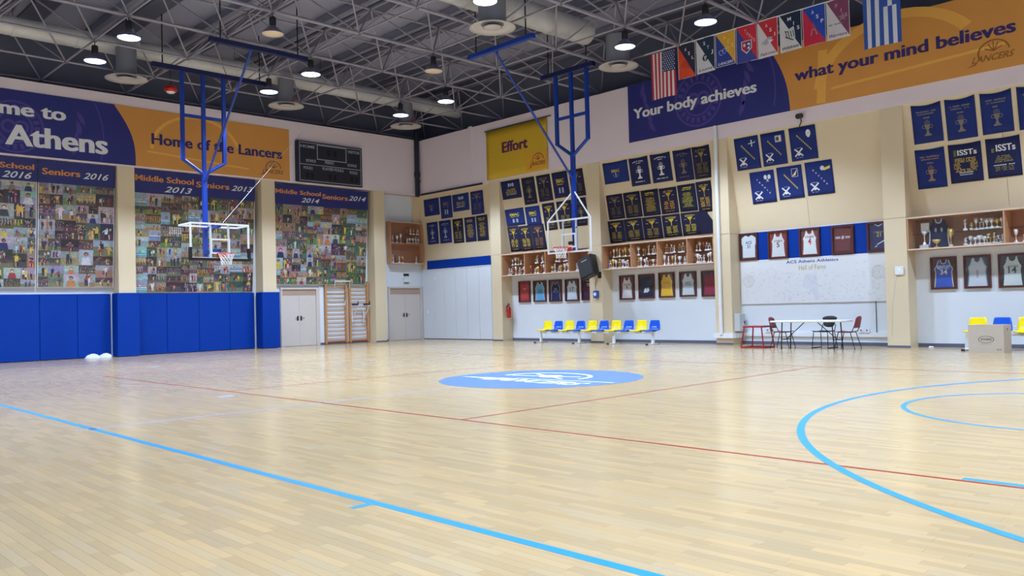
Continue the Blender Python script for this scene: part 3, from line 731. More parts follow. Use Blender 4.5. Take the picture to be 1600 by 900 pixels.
def navy_banner(Pl, q, style, lab, m, group, sag=0.0, col=GOLD):
    u0, u1, v0, v1 = q; ph = random.uniform(0, 6); am = 0.004
    P = lambda u, v, w=0.0: Pl(u, v, 0.018 + w + am * math.sin((u - u0) * 9 + ph) * (1 - (v - v0) / (v1 - v0) * 0.5))
    t = thing('tournament_banner', lab, 'banner', P((u0 + u1) / 2, v0, 0), group)
    b = B(); b.cloth(P, u0, u1, v0, v1, 0, 8, 6, 0.006, None, (lambda s: -sag * math.sin(PI * s))); b.obj('cloth', m, t)
    b = B(); W = u1 - u0; H = v1 - v0; cu = (u0 + u1) / 2; k = 0.007
    f = lambda y: v0 + H * y
    def fl(b_, nm):
        if b_.v:
            o_ = b_.obj(nm, M_PRINT, t)
            if nm in ('heading', 'diagonal_word', 'crossed_emblem', 'emblem'): o_['kind'] = 'stuff'
        return B()
    if style == 'cup':
        dashes(b, P, cu, f(0.85), W * 0.6, H * 0.03, k, col, 0.04 * H); dashes(b, P, cu, f(0.78), W * 0.25, H * 0.025, k, col); b = fl(b, 'heading')
        cup(b, P, cu, f(0.24), H * 0.46, k, col); b = fl(b, 'cup_emblem'); dashes(b, P, cu, f(0.12), W * 0.55, H * 0.03, k, col)
    elif style == 'year':
        dashes(b, P, cu, f(0.78), W * 0.66, H * 0.035, k, col); dashes(b, P, cu, f(0.72), W * 0.6, H * 0.03, k, col); dashes(b, P, cu, f(0.62), W * 0.22, H * 0.035, k, col); b = fl(b, 'heading')
        cup(b, P, cu, f(0.18), H * 0.4, k, col)
    elif style in ('list', 'bold'):
        dashes(b, P, cu, f(0.87), W * 0.6, H * 0.03, k, col, 0.02 * H); dashes(b, P, cu, f(0.82), W * 0.5, H * 0.025, k, col); b = fl(b, 'heading')
        b.poly(P, [(cu - W * .16, f(0.80)), (cu + W * .16, f(0.80)), (cu + W * .02, f(0.66)), (cu - W * .02, f(0.66))], k, col)
        for s in (-1, 1): dashes(b, P, cu + s * W * 0.26, f(0.70), W * 0.14, H * 0.018, k, WHT)
        b.rect(P, cu - W * 0.02, cu + W * 0.02, f(0.5), f(0.66), k, col); b = fl(b, 'emblem')
        for r_ in range(9):
            for s in (-1, 1): dashes(b, P, cu + s * W * 0.17, f(0.46 - r_ * 0.035), W * random.uniform(0.2, 0.3), H * (0.024 if style == 'bold' else 0.016), k, col)
        dashes(b, P, cu, f(0.09), W * 0.5, H * 0.02, k, col)
    elif style == 'column':
        dashes(b, P, cu, f(0.86), W * 0.6, H * 0.04, k, col); dashes(b, P, cu, f(0.80), W * 0.5, H * 0.03, k, col)
        for r_ in range(13): dashes(b, P, cu, f(0.68 - r_ * 0.042), W * random.uniform(0.35, 0.62), H * 0.02, k, col)
    elif style == 'emac':
        b.text(P, 'EMAC', cu - W * 0.25, cu + W * 0.25, f(0.58), H * 0.16, k, col, 0.03); dashes(b, P, cu, f(0.50), W * 0.45, H * 0.035, k, col)
        for s in (-1, 1):
            b = fl(b, 'lettering' if s < 0 else 'figure')
            b.poly(P, [(cu + s * W * .1 - W * .05, f(.18)), (cu + s * W * .1 + W * .05, f(.18)), (cu + s * W * .1 + W * .06, f(.38)), (cu + s * W * .1 - W * .04, f(.4))], k, SILV)
    elif style == 'block':
        for r_ in range(3): dashes(b, P, cu + W * 0.04, f(0.70 - r_ * 0.02), W * 0.32, H * 0.14, k, SILV)
        for r_ in range(5): dashes(b, P, cu, f(0.50 - r_ * 0.07), W * random.uniform(0.4, 0.56), H * 0.035, k, col if r_ != 4 else WHT)
    elif style == 'small':
        b.text(P, 'EMAC', cu - W * 0.16, cu + W * 0.16, f(0.50), H * 0.14, k, col, 0.03); b = fl(b, 'lettering')
        b.ring(P, cu, f(0.42), H * 0.14, H * 0.17, k, (90, 130, 170), PI, 2 * PI, 10); b.rect(P, cu - W * .02, cu + W * .02, f(0.3), f(0.48), k, SILV)
    elif style == 'isst':
        b.text(P, 'ISSTs', cu - W * 0.22, cu + W * 0.36, f(0.70), H * 0.14, k, WHT, 0.03); b.rect(P, cu - W * .34, cu - W * .26, f(0.68), f(0.84), k, (90, 104, 60))
        for r_ in range(9):
            g = 0.16 if 2 < r_ < 7 else 0.0
            for s in (-1, 1): dashes(b, P, cu + s * W * (0.17 + g * 0.5), f(0.60 - r_ * 0.04), W * (0.30 - g * 0.5), H * 0.024, k, col)
        dashes(b, P, cu, f(0.24), W * 0.5, H * 0.025, k, WHT); dashes(b, P, cu, f(0.19), W * 0.4, H * 0.02, k, WHT)
    elif style == 'isst2':
        b.text(P, 'ISSTs', cu - W * 0.2, cu + W * 0.36, f(0.66), H * 0.17, k, WHT, 0.03); b.rect(P, cu - W * .34, cu - W * .26, f(0.64), f(0.74), k, (120, 124, 50))
        for r_ in range(4): dashes(b, P, cu, f(0.52 - r_ * 0.045), W * (0.36 + 0.06 * r_), H * 0.028, k, (150, 140, 60))
        dashes(b, P, cu, f(0.30), W * 0.62, H * 0.025, k, WHT)
        for r_ in range(3):
            for s in (-1, 0, 1): dashes(b, P, cu + s * W * .2, f(0.25 - r_ * 0.04), W * 0.15, H * 0.022, k, (150, 140, 60))
    elif style.startswith('sport'):
        word = style[6:]
        for s in (-1, 1): b.line(P, (u0 + W * (.3 - s * .15), f(.14)), (u0 + W * (.3 + s * .15), f(.36)), W * 0.05, k, WHT)
        b.disc(P, u0 + W * 0.3, f(0.20), W * 0.06, k, WHT, 8); dashes(b, P, u0 + W * .3, f(0.085), W * 0.26, H * 0.02, k, SILV); dashes(b, P, u0 + W * .32, f(0.37), W * 0.24, H * 0.02, k, SILV); b = fl(b, 'crossed_emblem')
        letters = word.split('-')[0]; n = len(letters)
        for i_ in range(n):
            uu = u0 + W * (0.30 + 0.46 * i_ / (n - 1)); vv = f(0.74 - 0.44 * i_ / (n - 1))
            if letters[i_] == '.': b.rect(P, uu - W * .018, uu + W * .018, vv - H * .02, vv + H * .03, k, GOLD)
            else: b.text(P, letters[i_], uu - W * (0.008 if letters[i_] == 'I' else 0.025), uu + W * (0.008 if letters[i_] == 'I' else 0.025), vv - H * 0.02, H * 0.05, k, WHT, 0.02)
        b = fl(b, 'diagonal_word'); ic = word.split('-')[1]; cu = u0 + W * 0.72; cv_ = f(0.78)
        if ic == 'racket':
            for s in (-1, 1): b.disc(P, cu + s * W * .08, cv_ + H * .02, W * .065, k, WHT, 12, 0, H * .07); b.line(P, (cu + s * W * .06, cv_ - H * .02), (cu - s * W * .05, cv_ - H * .13), W * .02, k, WHT)
        elif ic == 'ball':
            b.disc(P, cu - W * .08, cv_, W * .08, k, WHT, 12); b.poly(P, [(cu - W * .04, cv_ - H * .08), (cu + W * .2, cv_ - H * .03), (cu + W * .2, cv_ + H * .05), (cu, cv_)], k - 0.001, (220, 196, 70))
            for a in range(5): b.disc(P, cu - W * .08 + W * .05 * math.cos(a * 1.257), cv_ + W * .05 * math.sin(a * 1.257), W * .015, k + .001, (20, 30, 80), 6)
        elif ic == 'shoe':
            outl = [(cu - W * .12, cv_ - H * .12), (cu + W * .12, cv_ - H * .12), (cu + W * .12, cv_ + H * .12), (cu - W * .12, cv_ + H * .12)]
            for a in range(4): b.line(P, outl[a], outl[(a + 1) % 4], W * .012, k, WHT)
            b.poly(P, [(cu - W * .12, cv_ - H * .1), (cu + W * .02, cv_ - H * .08), (cu + W * .11, cv_ + H * .1), (cu, cv_)], k, (236, 220, 160))
        elif ic == 'figure':
            b.line(P, (cu - W * .14, cv_), (cu + W * .14, cv_ + H * .02), W * .025, k, WHT); b.line(P, (cu, cv_ + H * .06), (cu, cv_ - H * .1), W * .035, k, WHT); b.disc(P, cu, cv_ + H * .08, W * .03, k, WHT, 8); b.disc(P, cu + W * .14, cv_ + H * .05, W * .02, k, GOLD, 6)
        elif ic == 'square':
            b.rect(P, cu - W * .13, cu + W * .13, cv_ - H * .1, cv_ + H * .1, k - .001, SILV); b.disc(P, cu - W * .02, cv_, W * .07, k, (60, 60, 90), 10); b.rect(P, cu + W * .03, cu + W * .11, cv_ - H * .06, cv_ + H * .07, k, (230, 210, 140))
        else:
            b.disc(P, cu, cv_, W * .09, k, WHT, 12, 0, H * .11); b.disc(P, cu - W * .03, cv_, W * .015, k + .001, NAVYC, 6); b.disc(P, cu + W * .03, cv_, W * .015, k + .001, NAVYC, 6); b.rect(P, cu - W * .04, cu + W * .04, cv_ - H * .12, cv_ - H * .07, k, WHT)
    if b.v: b.obj('print', M_PRINT, t)['kind'] = 'stuff'
    return t
def row(Pl, rects, styles, rowname, bay, group, mats, cols=None, sag=0.0):
    for k, q in enumerate(rects):
        navy_banner(Pl, q, styles[k], 'navy banner, %s from left in %s row %s' % (ORD[k], rowname, bay), mats[k] if isinstance(mats, list) else mats, group, sag, (cols[k] if cols else GOLD))
g = 'navy banners in the corner'; by = 'above the corner folding partition'
row(NICHE, [(0.52, 1.53, 5.29, 6.01), (1.62, 2.36, 5.09, 6.01), (2.42, 3.45, 5.30, 6.00), (3.56, 4.31, 5.07, 6.00)], ['small', 'emac', 'block', 'list'], 'top', by, g, M_NAVY2, [DIMG, DIMG, GOLD, DIMG])
row(NICHE, [(0.59, 1.33, 4.07, 5.01), (1.43, 2.20, 4.06, 5.01), (2.31, 2.97, 4.00, 5.00), (3.07, 3.74, 4.00, 5.00), (3.79, 4.46, 3.99, 5.01)], ['cup', 'cup', 'list', 'column', 'column'], 'bottom', by, g, [M_NAVY2, M_NAVY2, M_NAVYDK, M_NAVY, M_NAVYDK], [SILV, SILV, GOLD, GOLD, GOLD])
g = 'navy banners behind the side hoop'; by = 'of bay behind the right hoop'
row(SLOPE, [(5.65, 6.68, 5.43, 6.12), (6.78, 7.44, 5.12, 6.11), (7.55, 8.24, 5.15, 6.10), (8.33, 9.07, 5.19, 6.10), (9.16, 9.80, 5.15, 6.09)], ['block', 'cup', 'list', 'emac', 'list'], 'top', by, g, [M_NAVY, M_NAVYDK, M_NAVYDK, M_NAVY, M_NAVYDK], [GOLD, DIMG, DIMG, GOLD, DIMG])
row(SLOPE, [(5.65, 6.65, 4.42, 5.05), (6.74, 7.49, 4.34, 5.04), (7.63, 8.24, 4.09, 5.07), (8.35, 9.06, 4.09, 5.07), (9.18, 9.75, 4.12, 5.09)], ['emac', 'emac', 'list', 'list', 'cup'], 'middle', by, g, [M_NAVY2, M_NAVY2, M_NAVYDK, M_NAVYDK, M_NAVYDK], [(230, 220, 40), (230, 220, 40), GOLD, GOLD, DIMG])
row(SLOPE, [(5.64, 6.23, 3.43, 4.40), (6.25, 6.88, 3.42, 4.37), (6.90, 7.56, 3.42, 4.36)], ['bold', 'bold', 'list'], 'bottom', by, g, M_NAVYDK, [GOLD, GOLD, (176, 130, 60)])
g = 'navy banners right of the speaker'; by = 'of bay right of the speaker'
row(SLOPE, [(10.71, 11.76, 5.40, 6.11), (11.83, 12.59, 5.20, 6.11), (12.69, 13.46, 5.20, 6.11), (13.57, 14.25, 5.13, 6.11), (14.28, 14.90, 5.12, 6.11)], ['small', 'cup', 'cup', 'cup', 'list'], 'top', by, g, [M_NAVY2, M_NAVY, M_NAVY, M_NAVY, M_NAVYDK], [GOLD, WHT, WHT, DIMG, (140, 124, 60)], 0.02)
row(SLOPE, [(10.67, 11.36, 4.20, 5.03), (11.40, 12.09, 4.19, 5.03), (12.13, 12.82, 4.18, 5.02), (12.86, 13.53, 4.18, 5.00), (13.57, 14.23, 4.18, 5.02), (14.26, 14.80, 4.10, 5.04)], ['list', 'list', 'column', 'bold', 'column', 'bold'], 'middle', by, g, M_NAVYDK, [DIMG, (160, 140, 60), GOLD, (196, 150, 50), (200, 196, 50), (196, 160, 50)])
row(SLOPE, [(10.55, 11.26, 3.41, 4.16), (11.28, 12.02, 3.42, 4.16), (12.04, 12.80, 3.42, 4.15), (12.83, 13.53, 3.43, 4.15), (13.56, 14.22, 3.43, 4.15)], ['list', 'list', 'list', 'bold', 'bold'], 'bottom', by, g, M_NAVYDK, [GOLD, GOLD, GOLD, (206, 190, 60), (206, 190, 60)])
b = B(); Pd = lambda u, v, w=0.0: SLOPE(u, v, 0.02 + w)
b.prism(Pd, [(14.22, 3.43), (15.0, 3.43), (14.95, 3.55), (14.78, 3.72), (14.62, 3.95), (14.5, 4.15), (14.22, 4.15)], 0.0, 0.01); tag(b.obj('draped_cloth', M_NAVYDK), 'plain dark navy cloth draped in a curve beside the white pipe', 'cloth')
g = 'navy sport banners'; by = 'above the Hall of Fame'
row(SLOPE, [(15.76, 16.54, 5.18, 6.12), (16.62, 17.37, 5.19, 6.12), (17.50, 18.28, 5.21, 6.13)], ['sport:..........-figure', 'sport:..........-square', 'sport:..........-mask'], 'top', by, g, M_NAVY2)
row(SLOPE, [(16.13, 16.90, 4.16, 5.08), (16.99, 17.75, 4.19, 5.11), (17.85, 18.63, 4.21, 5.13)], ['sport:TENNIS-racket', 'sport:............-shoe', 'sport:SOCCER-ball'], 'bottom', by, g, M_NAVY2)
g = 'navy banners at the right edge'; by = 'at the right edge'
row(SLOPE, [(20.82, 21.52, 5.17, 6.14), (21.61, 22.29, 5.14, 6.14), (22.40, 23.07, 5.15, 6.13), (23.18, 23.9, 5.14, 6.13)], ['year', 'year', 'year', 'year'], 'top', by, g, M_NAVY2, [(130, 120, 110)] * 4, 0.05)
row(SLOPE, [(20.80, 21.50, 4.04, 5.03), (21.59, 22.33, 4.09, 5.04), (22.43, 23.16, 4.11, 5.05)], ['year', 'isst', 'isst2'], 'bottom', by, g, [M_NAVY2, M_NAVY, M_NAVY], [(150, 120, 100), GOLD, GOLD], 0.02)

# ------------------------------------------------------------------ flags on the string
def wav(y0, ph, am=0.03):
    return lambda u, v, w=0.0: (u, y0 - w - am * math.sin(u * 7 + ph) * (9.0 - v) * 0.6, v)
def flag_root(name, label, q, ph, colf, group=None):
    u0, u1, v0, v1 = q; P = wav(-2.15, ph)
    t = thing(name, label, 'flag', P((u0 + u1) / 2, v0, 0), group)
    return t, P
b = B(); b.tube((13.8, -2.15, 8.80), (21.6, -2.15, 8.80), 0.012, 6); tag(b.obj('flag_string', M_WMETAL), 'thin string carrying the flags below the ceiling', 'string')
q = (14.02, 14.89, 7.37, 8.74); t, P = flag_root('american_flag', 'American flag hanging vertically with stripes down', q, 0.4, None)
b = B(); u0, u1, v0, v1 = q; sw = (u1 - u0) / 13
cu0, cv0 = u0 + sw * 6, v1 - 0.62
for k in range(13):
    c = (178, 40, 58) if k % 2 == 0 else (222, 206, 212)
    vt = v1 if k < 6 else cv0
    for j in range(6): b.rect(P, u0 + sw * k, u0 + sw * (k + 1), v0 + (vt - v0) * j / 6, v0 + (vt - v0) * (j + 1) / 6, 0.0, c)
b.obj('stripes', M_PRINT, t)
b = B()
for k in range(7):
    for j in range(3): b.rect(P, cu0 + sw * k, cu0 + sw * (k + 1), cv0 + 0.62 * j / 3, cv0 + 0.62 * (j + 1) / 3, 0.0, (40, 52, 104))
b.obj('canton', M_PRINT, t)
b = B()
for i_ in range(9):
    for j in range(6 if i_ % 2 == 0 else 5):
        cu = cu0 + 0.05 + (0.075 if i_ % 2 == 0 else 0.075) * j + (0.0375 if i_ % 2 else 0); cv_ = cv0 + 0.05 + 0.065 * i_
        b.poly(P, [(cu + (0.026 if a % 2 == 0 else 0.011) * math.sin(a * PI / 5), cv_ + (0.026 if a % 2 == 0 else 0.011) * math.cos(a * PI / 5)) for a in range(10)], 0.004, (226, 226, 234))
b.obj('stars', M_PRINT, t)
def pennant(q, up, lo, label, letters, lcol, low, lowcol, emblem, name='school_pennant'):
    u0, u1, v0, v1 = q; ph = random.uniform(0, 6); t, P = flag_root(name, label, q, ph, None, 'school pennants on the string')
    W = u1 - u0; H = v1 - v0; n = 8
    b = B()
    for k in range(n):
        a0, a1 = k / n, (k + 1) / n
        b.poly(P, [(u0 + W * a0, v1 - H * a0), (u0 + W * a1, v1 - H * a1), (u0 + W * a1, v1), (u0 + W * a0, v1)], 0.0, up)
        b.poly(P, [(u0 + W * a0, v0), (u0 + W * a1, v0), (u0 + W * a1, v1 - H * a1), (u0 + W * a0, v1 - H * a0)], 0.0, lo)
    b.obj('cloth', M_PRINT, t)
    b = B(); e = 0.012
    b.rect(P, u0, u0 + e, v0, v1, 0.003, WHT); b.rect(P, u1 - e, u1, v0, v1, 0.003, WHT); b.rect(P, u0, u1, v1 - e, v1, 0.003, WHT); b.rect(P, u0, u1, v0, v0 + e, 0.003, WHT)
    b.obj('hem', M_PRINT, t)
    b = B(); m_ = len(letters)
    for k, ch in enumerate(letters):
        cu = u0 + W * (0.46 + 0.40 * k / max(1, m_ - 1)); cv_ = v1 - H * (0.16 + 0.28 * k / max(1, m_ - 1))
        hw_ = W * {'I': .018, 'M': .085}.get(ch, .055)
        b.text(P, ch, cu - hw_, cu + hw_, cv_ - 0.05, 0.1, 0.004, lcol, 0.012)
    if low: b.text(P, low, u0 + W * .1, u1 - W * .12, v0 + H * .06, 0.075, 0.004, lowcol, 0.02, 0.3)
    b.obj('lettering', M_PRINT, t)
    b = B(); cu, cv_ = u0 + W * 0.5, v0 + H * 0.42
    if emblem == 'lion': b.disc(P, cu, cv_, .1, .004, (34, 48, 56), 10); b.poly(P, [(cu - .05, cv_ + .05), (cu + .05, cv_ + .05), (cu + .02, cv_ - .07), (cu - .02, cv_ - .07)], .006, (200, 206, 210)); b.line(P, (cu, cv_ + .05), (cu, cv_ - .06), .012, .008, (34, 48, 56))
    elif emblem == 'swirl':
        for k in range(3): b.ring(P, cu - .14 + .1 * k, cv_ + .03 * k, .06, .075, .004, (190, 200, 230), .3, 5.2, 10)
    elif emblem == 'shield':
        b.poly(P, [(cu - .15, cv_ + .16), (cu + .15, cv_ + .16), (cu + .15, cv_ - .06), (cu, cv_ - .2), (cu - .15, cv_ - .06)], .004, WHT)
        b.poly(P, [(cu - .13, cv_ + .14), (cu, cv_ + .14), (cu, cv_ - .17), (cu - .13, cv_ - .05)], .006, (190, 40, 60)); b.poly(P, [(cu, cv_ + .14), (cu + .13, cv_ + .14), (cu + .13, cv_ - .05), (cu, cv_ - .17)], .006, (50, 60, 130))
        b.rect(P, cu - .09, cu - .03, cv_, cv_ + .08, .008, WHT); b.rect(P, cu + .03, cu + .1, cv_ + .03, cv_ + .09, .008, WHT); b.rect(P, cu + .03, cu + .09, cv_ - .08, cv_ - .02, .008, WHT)
    elif emblem == 'cat':
        b.poly(P, [(cu - .17, cv_ + .12), (cu + .1, cv_ + .2), (cu + .14, cv_ - .1), (cu - .02, cv_ - .2), (cu - .14, cv_ - .06)], .004, (210, 212, 218))
        for k in range(4): b.line(P, (cu - .14 + .07 * k, cv_ + .1), (cu - .1 + .07 * k, cv_ - .08), .02, .006, (30, 36, 60))
        b.line(P, (cu - .15, cv_ - .03), (cu + .08, cv_ - .16), .025, .006, (30, 36, 60)); b.line(P, (cu - .17, cv_ + .12), (cu - .05, cv_ + .08), .02, .006, (30, 36, 60))
    elif emblem == 'tower':
        b.poly(P, [(cu - .1, cv_ - .18), (cu - .06, cv_ - .18), (cu - .01, cv_ + .2), (cu - .03, cv_ - .0)], .004, (150, 150, 170)); b.poly(P, [(cu + .1, cv_ - .18), (cu + .06, cv_ - .18), (cu - .01, cv_ + .2), (cu + .02, cv_)], .004, (150, 150, 170)); b.rect(P, cu - .06, cu + .05, cv_ - .05, cv_ - .03, .005, (150, 150, 170))
    elif emblem == 'bird':
        b.poly(P, [(cu - .2, cv_ - .04), (cu + .02, cv_ + .1), (cu + .16, cv_ + .08), (cu + .04, cv_ - .05), (cu - .05, cv_ - .1)], .004, (176, 176, 190)); b.poly(P, [(cu, cv_ + .04), (cu + .18, cv_ + .0), (cu + .06, cv_ - .08)], .005, WHT)
    elif emblem == 'star':
        b.poly(P, [(cu + .12 + (.12 if a % 2 == 0 else .05) * math.sin(a * PI / 5), cv_ + .1 + (.12 if a % 2 == 0 else .05) * math.cos(a * PI / 5)) for a in range(10)], .004, (150, 120, 140)); dashes(b, P, cu - .05, cv_ - .06, .38, .035, .004, (120, 120, 130))
    else:
        b.poly(P, [(cu - .22, cv_ - .05), (cu - .1, cv_ + .1), (cu + .05, cv_ + .02), (cu + .12, cv_ - .16), (cu - .1, cv_ - .12)], .004, (206, 66, 40))
    b.obj('emblem', M_PRINT, t)
BL = (40, 42, 66)
pennant((14.98, 15.57, 7.78, 8.77), BL, (220, 78, 46), 'black and orange pennant lettered ASL beside the American flag', 'ASL', WHT, '', WHT, 'flame')
pennant((15.60, 16.21, 7.80, 8.79), (30, 48, 78), (214, 214, 220), 'dark blue and white pennant lettered STJ with lion head', 'STJ', WHT, 'Lions', (60, 70, 90), 'lion')
pennant((16.24, 16.86, 7.84, 8.79), (222, 170, 56), (42, 62, 150), 'gold and blue pennant lettered ACS with Lancers name', 'ACS', (240, 214, 150), 'LANCERS', WHT, 'swirl')
pennant((16.89, 17.51, 7.80, 8.80), (204, 44, 66), (60, 70, 150), 'red and blue pennant lettered TASIS with a shield', 'TASIS', (230, 160, 170), '', WHT, 'shield')
pennant((17.53, 18.12, 7.79, 8.80), (200, 46, 62), (218, 212, 216), 'red and white pennant lettered ASI with Falcons name', 'ASI', WHT, 'Falcons', (110, 40, 90), 'bird')
pennant((18.17, 18.78, 7.80, 8.80), (28, 42, 76), (216, 216, 222), 'navy and white pennant lettered MIS with a wildcat head', 'MIS', WHT, 'Wildcats', (30, 36, 60), 'cat')
pennant((18.81, 19.42, 7.81, 8.80), (34, 72, 176), (200, 36, 72), 'blue and red pennant lettered ASP with Eiffel tower', 'ASP', WHT, '', WHT, 'tower')
pennant((19.45, 20.03, 7.80, 8.79), (128, 66, 98), (214, 210, 218), 'maroon and white pennant lettered FIS with Warriors name', 'FIS', (190, 150, 170), 'Warriors', (96, 40, 84), 'star')
q = (20.36, 21.25, 7.36, 8.78); t, P = flag_root('greek_flag', 'blue and white striped Greek flag hanging vertically', q, 1.2, None)
b = B(); u0, u1, v0, v1 = q; sw = (u1 - u0) / 9
for k in range(9):
    c = (48, 84, 170) if k % 2 == 0 else (214, 218, 230); vt = v1 if k < 4 else v1 - 0.5
    for j in range(6): b.rect(P, u0 + sw * k, u0 + sw * (k + 1), v0 + (vt - v0) * j / 6, v0 + (vt - v0) * (j + 1) / 6, 0.0, c)
b.obj('stripes', M_PRINT, t)
b = B()
for k in range(5):
    for j in range(5): b.rect(P, u0 + sw * (4 + k), u0 + sw * (5 + k), v1 - 0.5 + 0.1 * j, v1 - 0.4 + 0.1 * j, 0.0, (214, 218, 230) if k == 2 or j == 2 else (48, 84, 170))
b.obj('canton', M_PRINT, t)

# ------------------------------------------------------------------ photo collage posters
SKIN = [(206, 160, 130), (176, 124, 96), (120, 82, 62), (222, 184, 158)]
KIT = [(206, 178, 66), (196, 176, 84), (44, 52, 104), (40, 46, 80), (196, 196, 206), (150, 62, 62), (66, 66, 76), (60, 58, 70), (180, 120, 76), (92, 76, 116), (120, 110, 120)]
def person(b, P, u, v, h, w, col):
    s = random.choice(SKIN); k = h / 1.0; lean = random.uniform(-0.12, 0.12) * h
    b.poly(P, [(u - .10 * k, v), (u - .02 * k, v), (u + .01 * k, v + .45 * h), (u - .11 * k, v + .45 * h)], w, random.choice((s, (40, 40, 56), col)))
    b.poly(P, [(u + .04 * k, v), (u + .12 * k, v + .02 * h), (u + .10 * k, v + .45 * h), (u, v + .45 * h)], w, random.choice((s, (40, 40, 56), col)))
    b.poly(P, [(u - .12 * k, v + .42 * h), (u + .11 * k, v + .42 * h), (u + .14 * k + lean * .5, v + .82 * h), (u - .14 * k + lean * .5, v + .82 * h)], w + .0005, col)
    if random.random() < 0.6: b.line(P, (u + .12 * k, v + .75 * h), (u + random.uniform(.2, .36) * k, v + random.uniform(.4, 1.0) * h), .07 * k, w + .0006, s)
    if random.random() < 0.6: b.line(P, (u - .12 * k, v + .75 * h), (u - random.uniform(.2, .36) * k, v + random.uniform(.4, 1.0) * h), .07 * k, w + .0006, s)
    b.disc(P, u + lean, v + .925 * h, .075 * k, w + .0007, random.choice(((40, 30, 26), (84, 60, 40), (30, 26, 30))), 8); b.disc(P, u + lean, v + .90 * h, .062 * k, w + .001, s, 8)
def photo(b, P, u0, u1, v0, v1, tint):
    W = u1 - u0; H = v1 - v0; w = 0.004; kind = random.choice(tint)
    mixd = lambda c, d=18: tuple(max(8, min(245, v + random.uniform(-d, d))) for v in c)
    if kind == 'pool': top, bot = (182, 200, 214), (132, 184, 204)
    elif kind == 'field': top, bot = random.choice(((120, 126, 116), (176, 184, 204), (92, 98, 92))), random.choice(((122, 138, 98), (150, 146, 130), (134, 150, 104)))
    elif kind == 'gym': top, bot = random.choice(((176, 160, 150), (110, 96, 104), (190, 186, 196))), (190, 156, 116)
    elif kind == 'team': top, bot = random.choice(((90, 76, 80), (170, 164, 176), (70, 90, 80))), (130, 116, 96)
    elif kind == 'dark': top, bot = (70, 62, 76), (96, 84, 88)
    elif kind == 'green': top, bot = (78, 112, 92), (96, 140, 104)
    else: top, bot = (206, 208, 222), (186, 190, 208)
    top = tuple(v * .8 for v in mixd(top)); bot = tuple(v * .8 for v in mixd(bot)); hz = v0 + H * random.uniform(0.3, 0.6)
    b.rect(P, u0, u1, v0, hz, w, bot); b.rect(P, u0, u1, hz, v1, w, top)
    for k in range(3):     # trees, stands, boards in the background
        a = u0 + W * random.random() * 0.8; c = min(u1, a + W * random.uniform(.1, .4)); b.rect(P, a, c, hz, min(v1, hz + H * random.uniform(.08, .3)), w + .0004, mixd(top, 40))
    if kind == 'team':
        n = max(3, int(W / 0.07)); c = random.choice(KIT)
        for r_ in range(2 if H < .4 else 3):
            for k in range(n): person(b, P, u0 + W * (k + .5) / n, v0 + H * (.42 - .2 * r_), H * .46, w + .001 + .001 * (r_ + 1), mixd(c, 10))
    elif kind == 'portrait':
        c = random.choice(KIT); cu = (u0 + u1) / 2; s = random.choice(SKIN); R = min(W, H)
        b.poly(P, [(cu - R * .36, v0), (cu + R * .36, v0), (cu + R * .24, v0 + H * .52), (cu - R * .24, v0 + H * .52)], w + .001, c); b.disc(P, cu, v0 + H * .71, R * .165, w + .002, (50, 36, 30), 12); b.disc(P, cu, v0 + H * .67, R * .13, w + .003, s, 12)
    elif kind == 'pool':
        for k in range(3):
            vv = v0 + H * random.uniform(.08, .5); b.rect(P, u0, u1, vv, vv + H * .03, w + .0008, (206, 224, 230))
        for k in range(random.randint(1, 3)): b.disc(P, u0 + W * random.uniform(.2, .8), v0 + H * random.uniform(.2, .6), H * .08, w + .001, random.choice(SKIN), 7)
    else:
        for k in range(random.randint(2, 5)):
            h = H * random.uniform(.5, .95); person(b, P, u0 + W * random.uniform(.2, .8), v0 + H * random.uniform(.02, .12), h, w + .001 + .0015 * k, mixd(random.choice(KIT), 12))
def split(u0, u1, v0, v1, out, size):
    W = u1 - u0; H = v1 - v0
    if W < size * 1.5 and H < size * 1.3: out.append((u0, u1, v0, v1)); return
    if W > H * random.uniform(.8, 1.5): m_ = u0 + W * random.uniform(.36, .64); split(u0, m_, v0, v1, out, size); split(m_, u1, v0, v1, out, size)
    else: m_ = v0 + H * random.uniform(.36, .64); split(u0, u1, v0, m_, out, size); split(u0, u1, m_, v1, out, size)
M_HEADER = mat('poster_header_navy', (34, 40, 110), 0.5, var=0.04)
M_PAPER = mat('poster_sheet', (222, 222, 230), 0.5)
HORG = (214, 138, 70)
def poster(name, label, q, hb, texts, tint, size=0.36):
    u0, u1, v0, v1 = q
    t = thing(name, label, 'poster', POST((u0 + u1) / 2, v0, 0), 'photo collage posters')
    b = B(); b.slab(POST, u0, u1, v0, v1, -0.01, 0.002); b.obj('sheet', M_PAPER, t)
    b = B(); b.slab(POST, u0, u1, hb, v1, 0.002, 0.012); hd = b.obj('header_band', M_HEADER, t)
    for s_, a, c, vb, cap, colr, sh in texts:
        b = B(); b.text(POST, s_, a, c, vb, cap, 0.016, colr, 0.03 if not sh else 0.012, sh); b.obj('lettering', M_PRINT, hd)
    b = B(); out = []; split(u0 + .02, u1 - .02, v0 + .01, hb, out, size)
    for r_ in out: photo(b, POST, *r_, tint)
    b.obj('photo_collage', M_PHOTO, t)
ITW = (216, 218, 226)
poster('collage_poster', 'tall photo collage cut by left edge, headed Middle School 2016', (-17.3, -15.17, 2.27, 6.2), 5.5,
       [('Middle School', -17.2, -15.26, 5.86, .17, HORG, 0), ('2016', -16.12, -15.32, 5.58, .2, ITW, .35)], ['field', 'gym', 'team', 'portrait', 'field', 'dark', 'light'])
